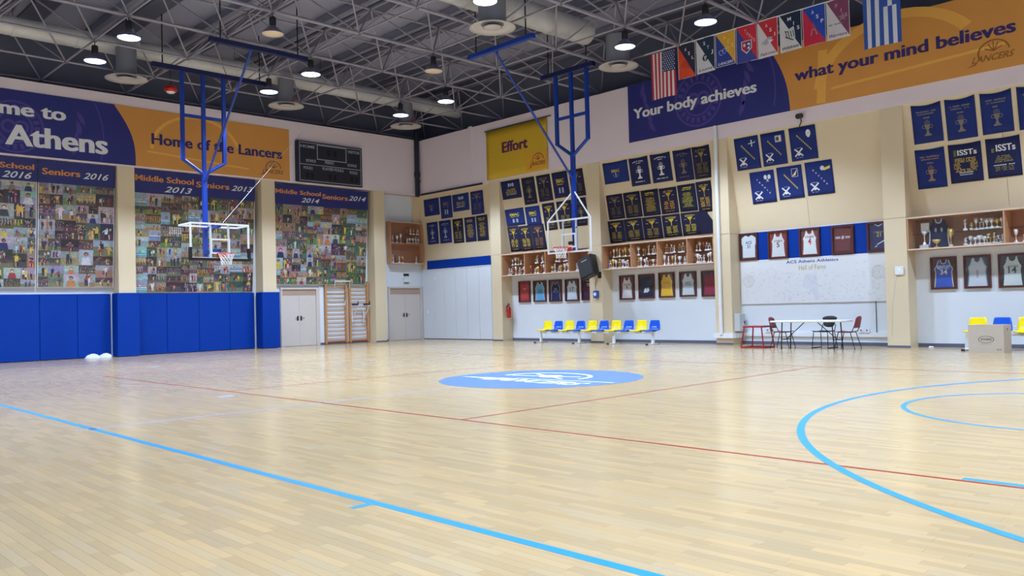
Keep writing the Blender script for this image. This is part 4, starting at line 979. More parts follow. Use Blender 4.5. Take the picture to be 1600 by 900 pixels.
poster('collage_poster', 'tall photo collage headed Seniors 2016 left of first pillar', (-15.14, -12.90, 2.27, 6.2), 5.5,
       [('Seniors', -15.03, -13.95, 5.76, .2, HORG, 0), ('2016', -13.86, -13.10, 5.72, .2, ITW, .35)], ['field', 'gym', 'team', 'dark', 'dark', 'field', 'light', 'portrait'], .42)
poster('collage_poster', 'wide photo collage headed Middle School Seniors 2013 behind the hoop', (-12.3, -8.0, 2.09, 6.2), 5.42,
       [('Middle School', -12.26, -10.30, 5.82, .2, HORG, 0), ('2013', -11.3, -10.35, 5.50, .2, ITW, .35), ('Seniors', -10.2, -9.0, 5.76, .2, HORG, 0), ('2013', -8.92, -8.1, 5.74, .19, ITW, .35)], ['pool', 'field', 'gym', 'team', 'light', 'gym', 'green', 'dark', 'team'])
poster('collage_poster', 'photo collage headed Middle School Seniors 2014 above the wall bars', (-7.2, -3.05, 2.36, 6.15), 5.4,
       [('Middle School', -7.18, -5.26, 5.80, .17, HORG, 0), ('2014', -6.1, -5.3, 5.52, .18, ITW, .35), ('Seniors', -5.18, -4.02, 5.72, .19, HORG, 0), ('2014', -3.98, -3.15, 5.74, .19, ITW, .35)], ['pool', 'field', 'gym', 'team', 'dark', 'gym', 'green', 'portrait', 'team'])

# ------------------------------------------------------------------ wall pads, doors, bars on the end wall
def pad(x0, y0, y1, lab, depth=0.12, z1=2.06):
    b = B(); b.bbox(x0, x0 + depth, y0 + .004, y1 - .004, 0.012, z1, 0.012); tag(b.obj('wall_pad', M_BLUEPAD), lab, 'wall pad', 'blue wall pads')
pad(0, -17.3, -16.18, 'blue wall pad just outside the left edge')
pad(0, -16.18, -15.07, 'blue wall pad touching the left edge of the photo')
pad(0, -15.07, -13.99, 'second blue wall pad from left edge, beside the white bundle')
pad(0, -13.99, -12.98, 'blue wall pad right behind the white bundle')
pad(0, -12.2, -11.16, 'blue wall pad immediately right of the first pillar')
pad(0, -11.16, -10.04, 'blue wall pad second right of the first pillar')
pad(0, -10.04, -8.91, 'blue wall pad third right of the first pillar')
pad(0, -8.91, -7.95, 'blue wall pad just left of the second pillar')
for c, nm in ((-12.6, 'first'), (-7.55, 'second')):
    t = thing('pillar_pad', 'blue padding wrapped around the %s beige pillar' % nm, 'wall pad', (PD, c, 0), 'blue pillar pads')
    b = B(); b.bbox(PD, PD + 0.08, c - 0.35, c + 0.35, 0.012, 2.07, 0.012); b.obj('front_pad', M_BLUEPAD, t)
    for s in (-1, 1):
        b = B(); b.bbox(0.13, PD - 0.001, min(c + s * 0.27, c + s * 0.35), max(c + s * 0.27, c + s * 0.35), 0.012, 2.07, 0.012); b.obj('side_pad', M_BLUEPAD, t)
def door(name, y0, y1, l0, l1, ztop, zl, header=True):
    t = sroot(name, (0, (y0 + y1) / 2, 0)); P = LW(0)
    b = B(); b.slab(P, y0, l0, 0, ztop, 0, .09); b.slab(P, l1, y1, 0, ztop, 0, .09); b.slab(P, l0, l1, ztop - .07, ztop, 0, .09); b.obj('frame', M_DOOR, t)
    b = B(); b.slab(P, l0, l1, zl, ztop - .07, 0, .045); b.obj('header_panel', M_LINTEL, t)
    m_ = (l0 + l1) / 2
    for k, (a, c) in enumerate(((l0 + .004, m_ - .003), (m_ + .003, l1 - .004))):
        b = B(); b.slab(P, a, c, .01, zl - .006, 0, .05); lf = b.obj('door_leaf', M_DOOR, t)
        s = 1 if k else -1; hy = m_ + s * .07
        if k == (1 if name == 'door_2' else 0) or True:
            b = B(); b.slab(P, hy - .03, hy + .03, .98, 1.16, .05, .062); b.tube(P(hy, 1.08, .05), P(hy, 1.08, .10), .012, 6); b.tube(P(hy, 1.08, .10), P(hy + s * .12, 1.08, .10), .012, 6); b.obj('handle', M_DKMETAL, lf)
door('door_1', -6.86, -5.19, -6.8, -5.34, 2.25, 1.96)
door('door_2', -1.88, -0.04, -1.8, -0.2, 2.28, 1.97)
b = B(); b.box(0.0, 0.04, -5.19, -4.99, 0.08, 2.3); o = b.obj('trim_1', M_WHITE); o['kind'] = 'structure'
def wall_bars(y0, y1, ztop, lab):
    t = thing('wall_bars', lab, 'wall bars', (0.08, (y0 + y1) / 2, 0.03), 'gymnastic wall bars')
    for yy in (y0, y1):
        b = B(); b.bbox(0.02, 0.13, yy - .035, yy + .035, 0.03, ztop, .006); b.obj('upright', M_BARWOOD, t)
    n = 15
    for k in range(n):
        z = .16 + (ztop - .26) * k / (n - 1); b = B(); b.tube((.095, y0 + .03, z), (.095, y1 - .03, z), .016, 8); b.obj('rung', M_BARWOOD, t)
    for z in (0.1, ztop - .06):
        b = B(); b.box(.02, .035, y0, y1, z - .03, z + .03); b.obj('back_rail', M_BARWOOD, t)
wall_bars(-4.92, -3.98, 2.55, 'wooden wall bars with white pull-up bar next to the left door')
wall_bars(-3.8, -2.95, 2.5, 'wooden wall bars with dip station beside the third pillar')
t = thing('pull_up_bar', 'white steel pull-up bar hooked on the left wall bars', 'pull-up bar', (.14, -4.45, 2.2))
for yy in (-4.8, -4.12):
    b = B(); b.tube((.14, yy + .25, 2.2), (.62, yy, 2.48), .02, 8); b.obj('arm', M_WMETAL, t)
b = B(); b.tube((.62, -4.82, 2.48), (.62, -4.1, 2.48), .02, 8); b.obj('cross_bar', M_WMETAL, t)
b = B(); b.tube((.14, -4.85, 1.55), (.14, -4.05, 1.55), .014, 8); b.tube((.14, -4.08, 1.55), (.16, -4.04, 1.75), .014, 6); b.obj('lower_bar', M_WMETAL, t)
t = thing('dip_station', 'white dip station with black handles hung on the right wall bars', 'dip station', (.14, -3.3, .8))
for yy in (-3.75, -3.2):
    b = B(); b.tube((.16, yy, .82), (.16, yy, 1.52), .022, 8); b.obj('upright', M_WMETAL, t)
    b = B(); b.tube((.16, yy, 1.5), (.62, yy, 1.5), .02, 8); b.tube((.16, yy, .95), (.58, yy, 1.48), .016, 8); b.obj('arm', M_WMETAL, t)
    b = B(); b.tube((.6, yy, 1.5), (.6, yy, 1.68), .02, 8); b.obj('hand_grip', M_BLACK, t)
    b = B(); b.bbox(.2, .5, yy - .05, yy + .05, 1.53, 1.59, .01); b.obj('arm_pad', M_DARKBLUE, t)
b = B(); b.tube((.16, -3.75, 1.4), (.16, -3.2, 1.4), .02, 8); b.obj('cross_tube', M_WMETAL, t)
t = thing('emergency_light', 'white emergency light box with dark sign above the corner door', 'emergency light', (.0, -.87, 2.48))
b = B(); b.slab(LW(0), -1.05, -.7, 2.48, 2.68, 0, .07); b.obj('box', M_WPLASTIC, t)
b = B(); b.slab(LW(0), -1.02, -.74, 2.74, 2.84, 0, .02); b.obj('dark_label', M_DKMETAL, t); b = B(); b.slab(LW(0), -1.0, -.76, 2.42, 2.48, 0, .04); b.obj('lower_lens', M_PLENUM, t)
random.seed(5)
t = thing('towel_bundle', 'crumpled white cloth bundle on the floor against the blue pads', 'bundle', (.45, -13.45, 0))
for k, (cx, cy, r_) in enumerate(((.5, -13.66, .19), (.52, -13.28, .17))):
    b = B(); n, m_ = 18, 8; vs = []
    for i_ in range(m_ + 1):
        for j in range(n):
            a = 2 * PI * j / n; ph = PI / 2 * i_ / m_; rr = r_ * (1 + .14 * math.sin(3 * a + k) + .08 * math.sin(7 * a + 2 * i_)) * math.cos(ph)
            vs.append((cx + rr * 1.0 * math.cos(a), cy + rr * 1.15 * math.sin(a), .002 + .13 * math.sin(ph) * (1 + .18 * math.sin(5 * a + 3 * i_))))
    b.add(vs, [(i_ * n + j, i_ * n + (j + 1) % n, (i_ + 1) * n + (j + 1) % n, (i_ + 1) * n + j) for i_ in range(m_) for j in range(n)], 0, True); b.obj('cloth_fold', mat('white_towel', (222, 226, 232), .9, bump=.3, scale=10), t)

# ------------------------------------------------------------------ corner partition
t = thing('folding_partition', 'white folding partition of tall panels in the room corner', 'partition', (2.3, 0, 0))
n = 6
for k in range(n):
    a = .12 + 4.38 * k / n; c = .12 + 4.38 * (k + 1) / n
    b = B(); b.slab(RW(0), a + .006, c - .006, .03, 2.97, .03, .07); b.obj('panel', M_WHITE, t)
b = B(); b.slab(RW(0), .12, 4.5, 2.97, 3.0, 0.0, .09); b.obj('top_track', M_WMETAL, t)
b = B(); b.slab(RW(0), 4.06, 4.09, 1.2, 1.5, .07, .10); b.obj('pull_handle', M_WMETAL, t)
b = B(); b.slab(RW(-.03), .46, 4.48, 3.0, 3.37, 0, .05); tag(b.obj('blue_board', M_BLUEPAD), 'long blue board above the corner folding partition', 'board')
for (u, v, lab) in ((.95, 2.55, 'small white sensor box high on the folding partition'), (.42, 1.1, 'small white switch at the left edge of the partition')):
    t = thing('wall_switch', lab, 'switch', (u, -.07, v), 'white wall boxes')
    b = B(); b.slab(RW(-.07), u - .05, u + .05, v, v + .14, 0, .03); b.obj('plate', M_WPLASTIC, t)
    b = B(); b.slab(RW(-.07), u - .02, u + .02, v + .04, v + .1, .03, .04); b.obj('rocker', M_WMETAL, t)

# ------------------------------------------------------------------ trophy cases and trophies
def case(name, label, P, u0, u1, v0, v1, depth, divs, glass=None, shelf_z=None, wood_shelf=False, deep0=0.0):
    t = thing(name, label, 'trophy case', P((u0 + u1) / 2, v0, 0)); th = .035
    b = B(); b.slab(P, u0, u1, v0, v1, deep0, deep0 + .012); b.obj('back_panel', M_CASEBACK, t)
    b = B(); b.slab(P, u0, u1, v1 - th, v1, deep0 + .012, depth); b.slab(P, u0, u1, v1 - th, v1, depth, depth + .006, 1); b.obj('top_board', [M_WOOD, M_CASEEDGE], t)
    b = B(); b.slab(P, u0, u1, v0, v0 + th, deep0 + .012, depth); b.slab(P, u0, u1, v0, v0 + th, depth, depth + .006, 1); b.obj('bottom_board', [M_WOOD, M_CASEEDGE], t)
    for d in [u0 + .015] + divs + [u1 - .015]:
        b = B(); b.slab(P, d - .015, d + .015, v0 + th, v1 - th, deep0 + .012, depth - .004); b.obj('divider', M_WOOD, t)
    edges = [u0 + .03] + [x for d in divs for x in (d - .015, d + .015)] + [u1 - .03]
    for k in range(0, len(edges), 2):
        b = B(); b.slab(P, edges[k], edges[k + 1], shelf_z - (.0 if not wood_shelf else .02), shelf_z + .008, deep0 + .012, depth - (.12 if not wood_shelf else .01)); b.obj('shelf', M_WOOD if wood_shelf else M_GLASS, t)
    if glass:
        for k, (a, c) in enumerate(glass):
            b = B(); b.slab(P, a, c, v0 + th, v1 - th, depth - .02 - .008 * k, depth - .015 - .008 * k); b.obj('glass_pane', M_GLASS, t)
    return t
case('trophy_case', 'open wooden trophy case behind the right hoop and speaker', RW(0), 5.63, 9.99, 2.47, 3.32, .54, [6.85, 7.92, 9.07], None, 2.87)
case('trophy_case', 'open wooden trophy case between speaker pillar and white pipe', RW(0), 10.59, 14.97, 2.47, 3.32, .54, [11.82, 12.88, 14.01], None, 2.87)
case('trophy_case', 'glazed wooden trophy case at the right edge', RW(0), 20.62, 24.9, 2.47, 3.31, .54, [22.82], [(20.66, 21.80), (21.74, 22.8)], 2.87)
case('trophy_case', 'two-level wooden trophy cabinet above the corner door', LW(0), -1.88, -.12, 3.25, 5.03, .32, [], None, 4.12, True)

def trophy_mesh(kind, h, metal):
    b = B(); bs = 1
    if kind == 'cup':
        b.lathe([(0, 0), (.055, 0), (.055, .05), (.035, .055), (.0, .055)], (0, 0, 0), 10, 1)
        b.lathe([(.03, .055), (.012, h * .3), (.012, h * .5), (.03, h * .56), (.055, h * .72), (.062, h), (.055, h), (.04, h * .72), (0, h * .6)], (0, 0, 0), 12, 0)
        for s in (-1, 1):
            pts = [(s * .055, 0, h * .95), (s * .072, 0, h * .9), (s * .073, 0, h * .76), (s * .048, 0, h * .68)]
            for a, c in zip(pts[:-1], pts[1:]): b.tube(a, c, .007, 5, 0)
    elif kind == 'goblet':
        b.lathe([(0, 0), (.05, 0), (.05, .03), (.02, .05), (.010, .08), (.010, h * .55), (.035, h * .62), (.05, h * .8), (.045, h), (.04, h), (0, h * .7)], (0, 0, 0), 12, 0)
        b.lathe([(0, -.001), (.056, -.001), (.056, .02), (0, .02)], (0, 0, 0), 10, 1)
    elif kind == 'figure':
        b.lathe([(0, 0), (.05, 0), (.05, .06), (0, .06)], (0, 0, 0), 8, 1)
        b.tube((0, 0, .06), (0, 0, h * .55), .022, 10, 0); b.lathe([(0, 0), (.035, 0), (.035, .02), (0, .02)], (0, 0, h * .55), 10, 1)
        b.tube((-.012, 0, h * .57), (-.004, 0, h * .74), .010, 6, 0); b.tube((.018, 0, h * .57), (.004, 0, h * .74), .010, 6, 0); b.tube((0, 0, h * .72), (0, 0, h * .88), .018, 6, 0, .022)
        b.tube((.015, 0, h * .86), (.05, 0, h * .98), .008, 5, 0); b.tube((-.015, 0, h * .86), (-.045, 0, h * .76), .008, 5, 0); b.ball((0, 0, h * .94), .017, 0, 8, 6)
    else:  # tower trophy with two columns
        b.box(-.058, .058, -.04, .04, 0, .05, 1)
        for s in (-1, 1): b.tube((s * .038, 0, .05), (s * .038, 0, h * .6), .012, 8, 0)
        b.box(-.055, .055, -.036, .036, h * .6, h * .64, 1); b.lathe([(.02, 0), (.01, h * .08), (.035, h * .2), (.042, h * .34), (.03, h * .34), (0, h * .2)], (0, 0, h * .64), 10, 0)
    return b
TM = {}
MET = {'gold': M_GOLD, 'silver': M_SILVER, 'bronze': M_BRONZE}
def trophy(loc, kind, metal, h, lab, group, rotz=0.0):
    k = (kind, metal, round(h, 2), lab)
    name = {'cup': 'trophy_cup', 'goblet': 'trophy_goblet', 'figure': 'trophy_figure', 'tower': 'trophy_tower'}[kind]
    kk = (kind, metal, round(h, 2))
    if kk not in TM:
        o = trophy_mesh(kind, h, metal).obj(name, [MET[metal], M_TBASE if metal != 'bronze' else M_TDARK], None, local=True); TM[kk] = o.data
    else:
        o = bpy.data.objects.new(name, TM[kk]); COL.objects.link(o)
    o.location = loc; o.rotation_euler = (0, 0, rotz); tag(o, lab, 'trophy', group)
KN = {'cup': 'trophy cup', 'goblet': 'goblet trophy', 'figure': 'figure trophy', 'tower': 'tower trophy'}
def fill(P, u0, u1, z, hmax, n, where, group, w=.3, rotz=0.0, jitter=.06, hs=(.7, .8, .9, 1.0), kinds=('cup', 'goblet', 'figure', 'tower')):
    for k in range(n):
        u = u0 + (u1 - u0) * (k + .5) / n + random.uniform(-.006, .006)
        kind = random.choice(kinds); metal = random.choice(('gold', 'silver', 'silver', 'silver', 'silver', 'bronze', 'gold', 'silver'))
        trophy(P(u, z, w + random.uniform(-jitter, jitter)), kind, metal, hmax * random.choice(hs), '%s %s, %s from left %s' % (metal, KN[kind], ORD[k], where), group, rotz)
random.seed(21)
R0 = RW(0)
secs1 = [(5.66, 6.83), (6.87, 7.90), (7.94, 9.05), (9.09, 9.9)]
for k, (a, c) in enumerate(secs1):
    fill(R0, a + .1, c - .05, 2.505, .33, (8, 7, 7, 5)[k], 'on lower shelf, %s bay behind right hoop' % ORD[k], 'trophies behind the right hoop', .32)
    if k < 3: fill(R0, a + .25, c - .1, 2.879, .32, (6, 5, 5, 0)[k], 'on glass shelf, %s bay behind right hoop' % ORD[k], 'trophies behind the right hoop', .26)
secs2 = [(10.63, 11.80), (11.84, 12.86), (12.90, 13.99), (14.03, 14.93)]
for k, (a, c) in enumerate(secs2):
    fill(R0, a + .08, c - .04, 2.505, .33, (8, 8, 7, 7)[k], 'on lower shelf, %s bay before white pipe' % ORD[k], 'trophies left of the white pipe', .32)
    fill(R0, a + .08, c - .06, 2.879, .34, (8, 7, 6, 6)[k], 'on glass shelf, %s bay before white pipe' % ORD[k], 'trophies left of the white pipe', .26)
fill(R0, 21.85, 22.78, 2.505, .30, 9, 'on lower shelf of the glazed case', 'trophies in the glazed case', .3)
fill(R0, 21.85, 22.78, 2.879, .30, 8, 'on glass shelf of the glazed case', 'trophies in the glazed case', .26)
fill(R0, 22.9, 23.9, 2.505, .36, 5, 'in far right part of glazed case', 'trophies in the glazed case', .3)
fill(LW(0), -1.75, -1.15, 4.128, .42, 3, 'at upper left of cabinet above corner door', 'trophies above the corner door', .16, PI / 2, .03)
fill(LW(0), -1.0, -.25, 4.128, .34, 5, 'at upper right of cabinet above corner door', 'trophies above the corner door', .2, PI / 2, .03)
fill(LW(0), -1.75, -1.1, 3.285, .42, 4, 'at lower left of cabinet above corner door', 'trophies above the corner door', .16, PI / 2, .03)
fill(LW(0), -.55, -.3, 3.285, .42, 1, 'alone at lower right of cabinet above corner door', 'trophies above the corner door', .16, PI / 2, .02)
b = B(); b.slab(LW(0), -1.03, -.17, 4.50, 4.508, .012, .26); t_ = b.obj('glass_shelf', M_GLASS, [o for o in COL.objects if o.get('label', '').startswith('two-level')][0])
fill(LW(0), -1.0, -.25, 4.51, .36, 4, 'on top glass shelf above corner door', 'trophies above the corner door', .16, PI / 2, .02)
# special pieces in the glazed case
t = thing('award_shield', 'large silver trophy with a square plaque in the glazed case', 'trophy', (20.95, -.28, 2.505))
b = B(); b.box(20.85, 21.07, -.36, -.2, 2.505, 2.60); b.obj('base', M_SILVER, t)
b = B(); b.lathe([(.06, 0), (.015, .09), (.015, .24), (.06, .28), (.07, .36), (0, .3)], (20.95, -.28, 2.60), 12); b.obj('stem', M_SILVER, t)
b = B(); b.slab(R0, 20.85, 21.05, 2.92, 3.16, .2, .22); b.obj('plaque', M_TBASE, t)
t = thing('gold_bowl', 'wide gold bowl trophy in front of the navy jersey', 'trophy', (21.28, -.42, 2.505))
b = B(); b.lathe([(0, 0), (.06, 0), (.06, .025), (.015, .04), (.015, .09), (.06, .12), (.11, .2), (.10, .2), (.05, .14), (0, .12)], (21.28, -.42, 2.505), 18); b.obj('bowl', M_GOLD, t)
trophy((21.58, -.32, 2.505), 'cup', 'gold', .45, 'tall gold cup beside the standing navy jersey', 'trophies in the glazed case')

# ------------------------------------------------------------------ framed jerseys
def jersey_shape(cu, v0, W, H, sleeve=False):
    n = [(-.42, 0), (.42, 0), (.38, .25), (.36, .55), (.40, .66), (.30, .78), (.22, .98), (.14, 1.0), (.10, .88), (0, .84), (-.10, .88), (-.14, 1.0), (-.22, .98), (-.30, .78), (-.40, .66), (-.36, .55), (-.38, .25)]
    if sleeve: n = [(-.40, .04), (.40, .04), (.40, .55), (.46, .62), (.46, .86), (.22, 1.0), (.12, .98), (0, .92), (-.12, .98), (-.22, 1.0), (-.46, .86), (-.46, .62), (-.40, .55)]
    return [(cu + W * a, v0 + H * c) for a, c in n]
def framed(q, lab, jc, bg, trim, texts, group, sleeve=False, fullcol=None, extra=None):
    u0, u1, v0, v1 = q; P = RW(-.021 if v1 > 3 else 0); fw = .045
    t = thing('framed_jersey', lab, 'framed jersey', (0.5 * (u0 + u1), 0, v0), group)
    b = B(); b.slab(P, u0, u1, v0, v0 + fw, 0, .06); b.slab(P, u0, u1, v1 - fw, v1, 0, .06); b.slab(P, u0, u0 + fw, v0 + fw, v1 - fw, 0, .06); b.slab(P, u1 - fw, u1, v0 + fw, v1 - fw, 0, .06); b.obj('frame', M_FRAME, t)
    b = B(); b.slab(P, u0 + fw, u1 - fw, v0 + fw, v1 - fw, .005, .012, 0, bg); b.obj('backing', M_PRINT, t)
    cu = (u0 + u1) / 2; W = (u1 - u0) - 2 * fw; H = (v1 - v0) - 2 * fw; vb = v0 + fw + .01; H -= .03
    b = B(); b.prism(P, jersey_shape(cu, vb, W, H, sleeve), .012, .026, jc); j = b.obj('jersey', M_PRINT, t)
    b = B()
    sh = jersey_shape(cu, vb, W, H, sleeve)
    if trim:
        if not sleeve:
            for a, c in ((1, 2), (2, 3), (3, 4), (4, 5), (5, 6), (12, 13), (13, 14), (14, 15), (15, 16), (16, 0)): b.line(P, sh[a], sh[c], .022, .0275, trim)
            for a in (7, 8, 9, 10): b.line(P, sh[a], sh[a + 1], .02, .0275, trim)
        else:
            for a in (5, 6, 7, 8): b.line(P, sh[a], sh[a + 1], .02, .0275, trim)
    for s_, f, vv, cap, colr in texts: b.text(P, s_, cu - W * f / 2, cu + W * f / 2, vb + H * vv, cap, .0285, colr, .025)
    if extra: extra(b, P, cu, vb, W, H)
    if b.v: b.obj('lettering', M_PRINT, j)
    b = B(); b.slab(P, u0 + fw, u1 - fw, v0 + fw, v1 - fw, .046, .049); b.obj('glass_pane', M_GLASS, t)
TAN = (128, 106, 84); DK = (54, 48, 58)
g = 'framed jerseys below the case behind the hoop'
framed((6.01, 6.63, 1.46, 2.27), 'framed red jersey, first from left in lower jersey row', (186, 40, 52), (176, 44, 54), None, [('ACS', .3, .62, .06, WHT)], g, True)
framed((6.80, 7.46, 1.46, 2.26), 'framed light blue jersey number 23 next to the red one', (110, 178, 226), (70, 50, 52), WHT, [('23', .34, .42, .14, (70, 90, 120))], g)
framed((7.61, 8.24, 1.45, 2.26), 'framed navy jersey with white trim under the side hoop', (34, 36, 84), (92, 70, 64), (170, 176, 200), [('21', .2, .55, .06, WHT), ('ACS', .5, .40, .09, (170, 176, 206))], g)
framed((8.41, 9.06, 1.45, 2.25), 'framed white jersey number 17 left of the speaker pillar', (216, 224, 236), (112, 88, 80), (200, 206, 224), [('17', .34, .45, .15, (60, 90, 170))], g)
framed((9.20, 9.82, 1.46, 2.24), 'framed maroon jersey half hidden by the speaker pillar', (84, 34, 62), (92, 60, 64), (200, 190, 200), [('TE', .3, .68, .10, WHT)], g, True)
g = 'framed jerseys below the case right of speaker'
framed((10.92, 11.55, 1.44, 2.27), 'framed white and red jersey, first right of the speaker pillar', (228, 222, 226), (112, 76, 70), (150, 50, 60), [('ACS ATHENS', .6, .62, .05, (90, 30, 40)), ('1', .06, .45, .11, (90, 30, 40))], g)
framed((11.73, 12.37, 1.46, 2.27), 'framed dark navy jersey with white patch right of speaker', (40, 44, 66), (86, 66, 66), None, [], g, True, None, lambda b, P, cu, vb, W, H: (b.poly(P, [(cu - W * .22, vb + H * .2), (cu + W * .02, vb + H * .22), (cu - W * .04, vb + H * .44), (cu - W * .14, vb + H * .42)], .028, WHT), b.poly(P, [(cu + W * .04, vb + H * .2), (cu + W * .2, vb + H * .3), (cu + W * .16, vb + H * .46), (cu, vb + H * .42)], .028, WHT)))
framed((12.55, 13.17, 1.47, 2.29), 'framed yellow jersey in the middle of the lower row', (240, 186, 30), (96, 70, 50), (236, 206, 120), [('5', .12, .40, .12, (206, 196, 190)), ('LANCERS', .5, .58, .05, (190, 140, 60))], g)
framed((13.36, 13.99, 1.48, 2.28), 'framed white jersey with black lettering between yellow and magenta ones', (212, 218, 226), (80, 60, 62), None, [('ACS', .34, .52, .07, (40, 44, 70)), ('ATHENS', .5, .44, .045, (70, 74, 100))], g)
framed((14.18, 14.76, 1.46, 2.27), 'framed magenta jersey on dark ground beside the white pipe', (150, 24, 72), (54, 46, 74), None, [], g)
b = B(); b.slab(RW(-.003), 15.55, 20.04, 2.5, 3.33, 0, .017); tag(b.obj('blue_backing_board', M_BLUEPAD), 'blue board behind the framed jerseys over the Hall of Fame', 'board')
g = 'framed jerseys over the Hall of Fame'
framed((15.57, 16.17, 2.51, 3.33), 'framed white shirt number 21 left over Hall of Fame', (222, 226, 234), (96, 62, 56), None, [('ACS', .4, .62, .09, (50, 56, 90)), ('21', .2, .45, .1, (60, 64, 90))], g, True)
framed((16.51, 17.13, 2.51, 3.32), 'framed white jersey number 5 with red sides', (226, 224, 228), (150, 54, 44), (150, 40, 50), [('ATHENS', .5, .62, .06, (150, 60, 70)), ('5', .16, .40, .15, (90, 30, 50))], g)
framed((17.48, 18.09, 2.52, 3.32), 'framed white jersey with big red number 4', (232, 232, 236), (110, 80, 76), (210, 56, 50), [('ATHENS', .5, .68, .06, (60, 60, 80)), ('4', .18, .40, .2, (214, 56, 40))], g)
framed((18.43, 19.05, 2.52, 3.31), 'framed plain maroon shirt with white stripes', (112, 44, 50), (104, 44, 48), None, [], g, True, None, lambda b, P, cu, vb, W, H: [b.rect(P, cu + s * W * .26 - W * .13, cu + s * W * .26 + W * .13, vb + H * y_, vb + H * (y_ + .025), .028, WHT) for s in (-1, 1) for y_ in (.56, .61)] + [b.line(P, (cu - W * .05 + W * .07 * k, vb + H * .53), (cu - W * .02 + W * .07 * k, vb + H * .66), .022, .028, WHT) for k in (0, 1)])
framed((19.41, 20.02, 2.51, 3.32), 'framed navy shirt number 21 with white curve beside fourth pillar', (52, 50, 96), (84, 50, 56), WHT, [('21', .22, .52, .13, (200, 180, 70)), ('ATHENS', .5, .67, .045, (150, 130, 90))], g, True, None, lambda b, P, cu, vb, W, H: [b.line(P, (cu - W * .2 + W * .1 * k, vb + H * (.12 + .05 * (k > 0) + .04 * k)), (cu - W * .1 + W * .1 * k, vb + H * (.17 + .04 * (k + 1) * (k > 0))), .022, .028, WHT) for k in range(5)])
g = 'framed jerseys below the glazed case'
framed((20.98, 21.60, 1.46, 2.28), 'framed blue jersey lettered BENTLEY 34', (34, 76, 190), (64, 40, 48), (222, 196, 160), [('BENTLEY', .56, .66, .09, WHT), ('34', .32, .46, .13, WHT)], g)
framed((21.76, 22.37, 1.46, 2.28), 'framed white jersey on dark green ground', (206, 210, 222), (60, 66, 74), (140, 150, 170), [('1', .08, .3, .2, (170, 160, 180))], g)
framed((22.53, 23.13, 1.45, 2.27), 'framed white and green jersey number 14 at the right edge', (214, 220, 222), (70, 56, 66), (40, 64, 70), [('LANCERS', .5, .62, .05, (110, 110, 120)), ('14', .34, .42, .16, (50, 60, 76))], g)
t = thing('standing_jersey', 'navy jersey displayed upright in the glazed trophy case', 'jersey', (21.26, -.2, 2.505))
P = RW(-.18); b = B(); b.prism(P, jersey_shape(21.27, 2.505, .58, .74), 0, .03, (28, 32, 76)); j = b.obj('cloth', M_PRINT, t)
b = B(); sh = jersey_shape(21.27, 2.505, .58, .74)
for a, c in ((1, 2), (2, 3), (3, 4), (14, 15), (15, 16), (16, 0), (7, 8), (8, 9), (9, 10), (10, 11)): b.line(P, sh[a], sh[c], .03, .032, (200, 204, 216))
for s in (-1, 1): b.disc(P, 21.27 + s * .07, 2.96, .03, .032, SILV, 8, 0, .06)
b.obj('trim', M_PRINT, t)
# hall of fame board
t = thing('hall_of_fame_board', 'white signed board titled ACS Athens Athletics Hall of Fame', 'notice board', (17.75, 0, 1.2))
P = RW(-.004); b = B(); b.slab(P, 15.56, 20.04, 1.2, 2.5, 0, .035); b.obj('board', mat('signed_board', (226, 228, 232), .45, var=.03, scale=2), t)
b = B(); b.text(P, 'ACS Athens Athletics', 17.05, 18.59, 2.345, .085, .038, (44, 66, 150), .02); b.text(P, 'Hall of Fame', 17.43, 18.23, 2.14, .145, .038, (176, 164, 96), .0); b.obj('title_lettering', M_PRINT, t)
b = B(); random.seed(3)
for k in range(300):
    u = random.uniform(15.66, 19.85); v = random.uniform(1.25, 2.3)
    if 17.0 < u < 18.7 and v > 2.1: continue
    L = random.uniform(.03, .08); c = random.choice(((164, 170, 188), (186, 190, 202), (140, 146, 166), (176, 190, 206)))
    p0 = (u, v)
    for s in range(4):
        p1 = (p0[0] + L / 4, p0[1] + random.uniform(-.018, .02)); b.line(P, p0, p1, .005, .0375, c); p0 = p1
b.obj('signatures', M_PRINT, t)['kind'] = 'stuff'
for cu, cv_ in ((15.83, 1.88), (19.68, 1.98)):
    b = B(); b.ring(P, cu, cv_, .17, .185, .0375, (196, 196, 192)); b.ring(P, cu, cv_, .10, .11, .0375, (196, 196, 192))
    for k in range(16): a = k * PI / 8; b.line(P, (cu + .12 * math.cos(a), cv_ + .12 * math.sin(a)), (cu + .155 * math.cos(a), cv_ + .155 * math.sin(a)), .012, .0375, (196, 196, 192))
    for k in range(3): b.rect(P, cu - .05, cu + .05, cv_ - .05 + .04 * k, cv_ - .03 + .04 * k, .0375, (206, 204, 196))
    b.obj('faint_seal', M_PRINT, t)
b = B()
b.poly(P, [(17.6, 2.0), (17.95, 2.0), (18.0, 1.3), (17.9, 1.25), (17.75, 1.6), (17.5, 1.65)], .0368, (219, 220, 229))
b.obj('faint_figure', M_PRINT, t)

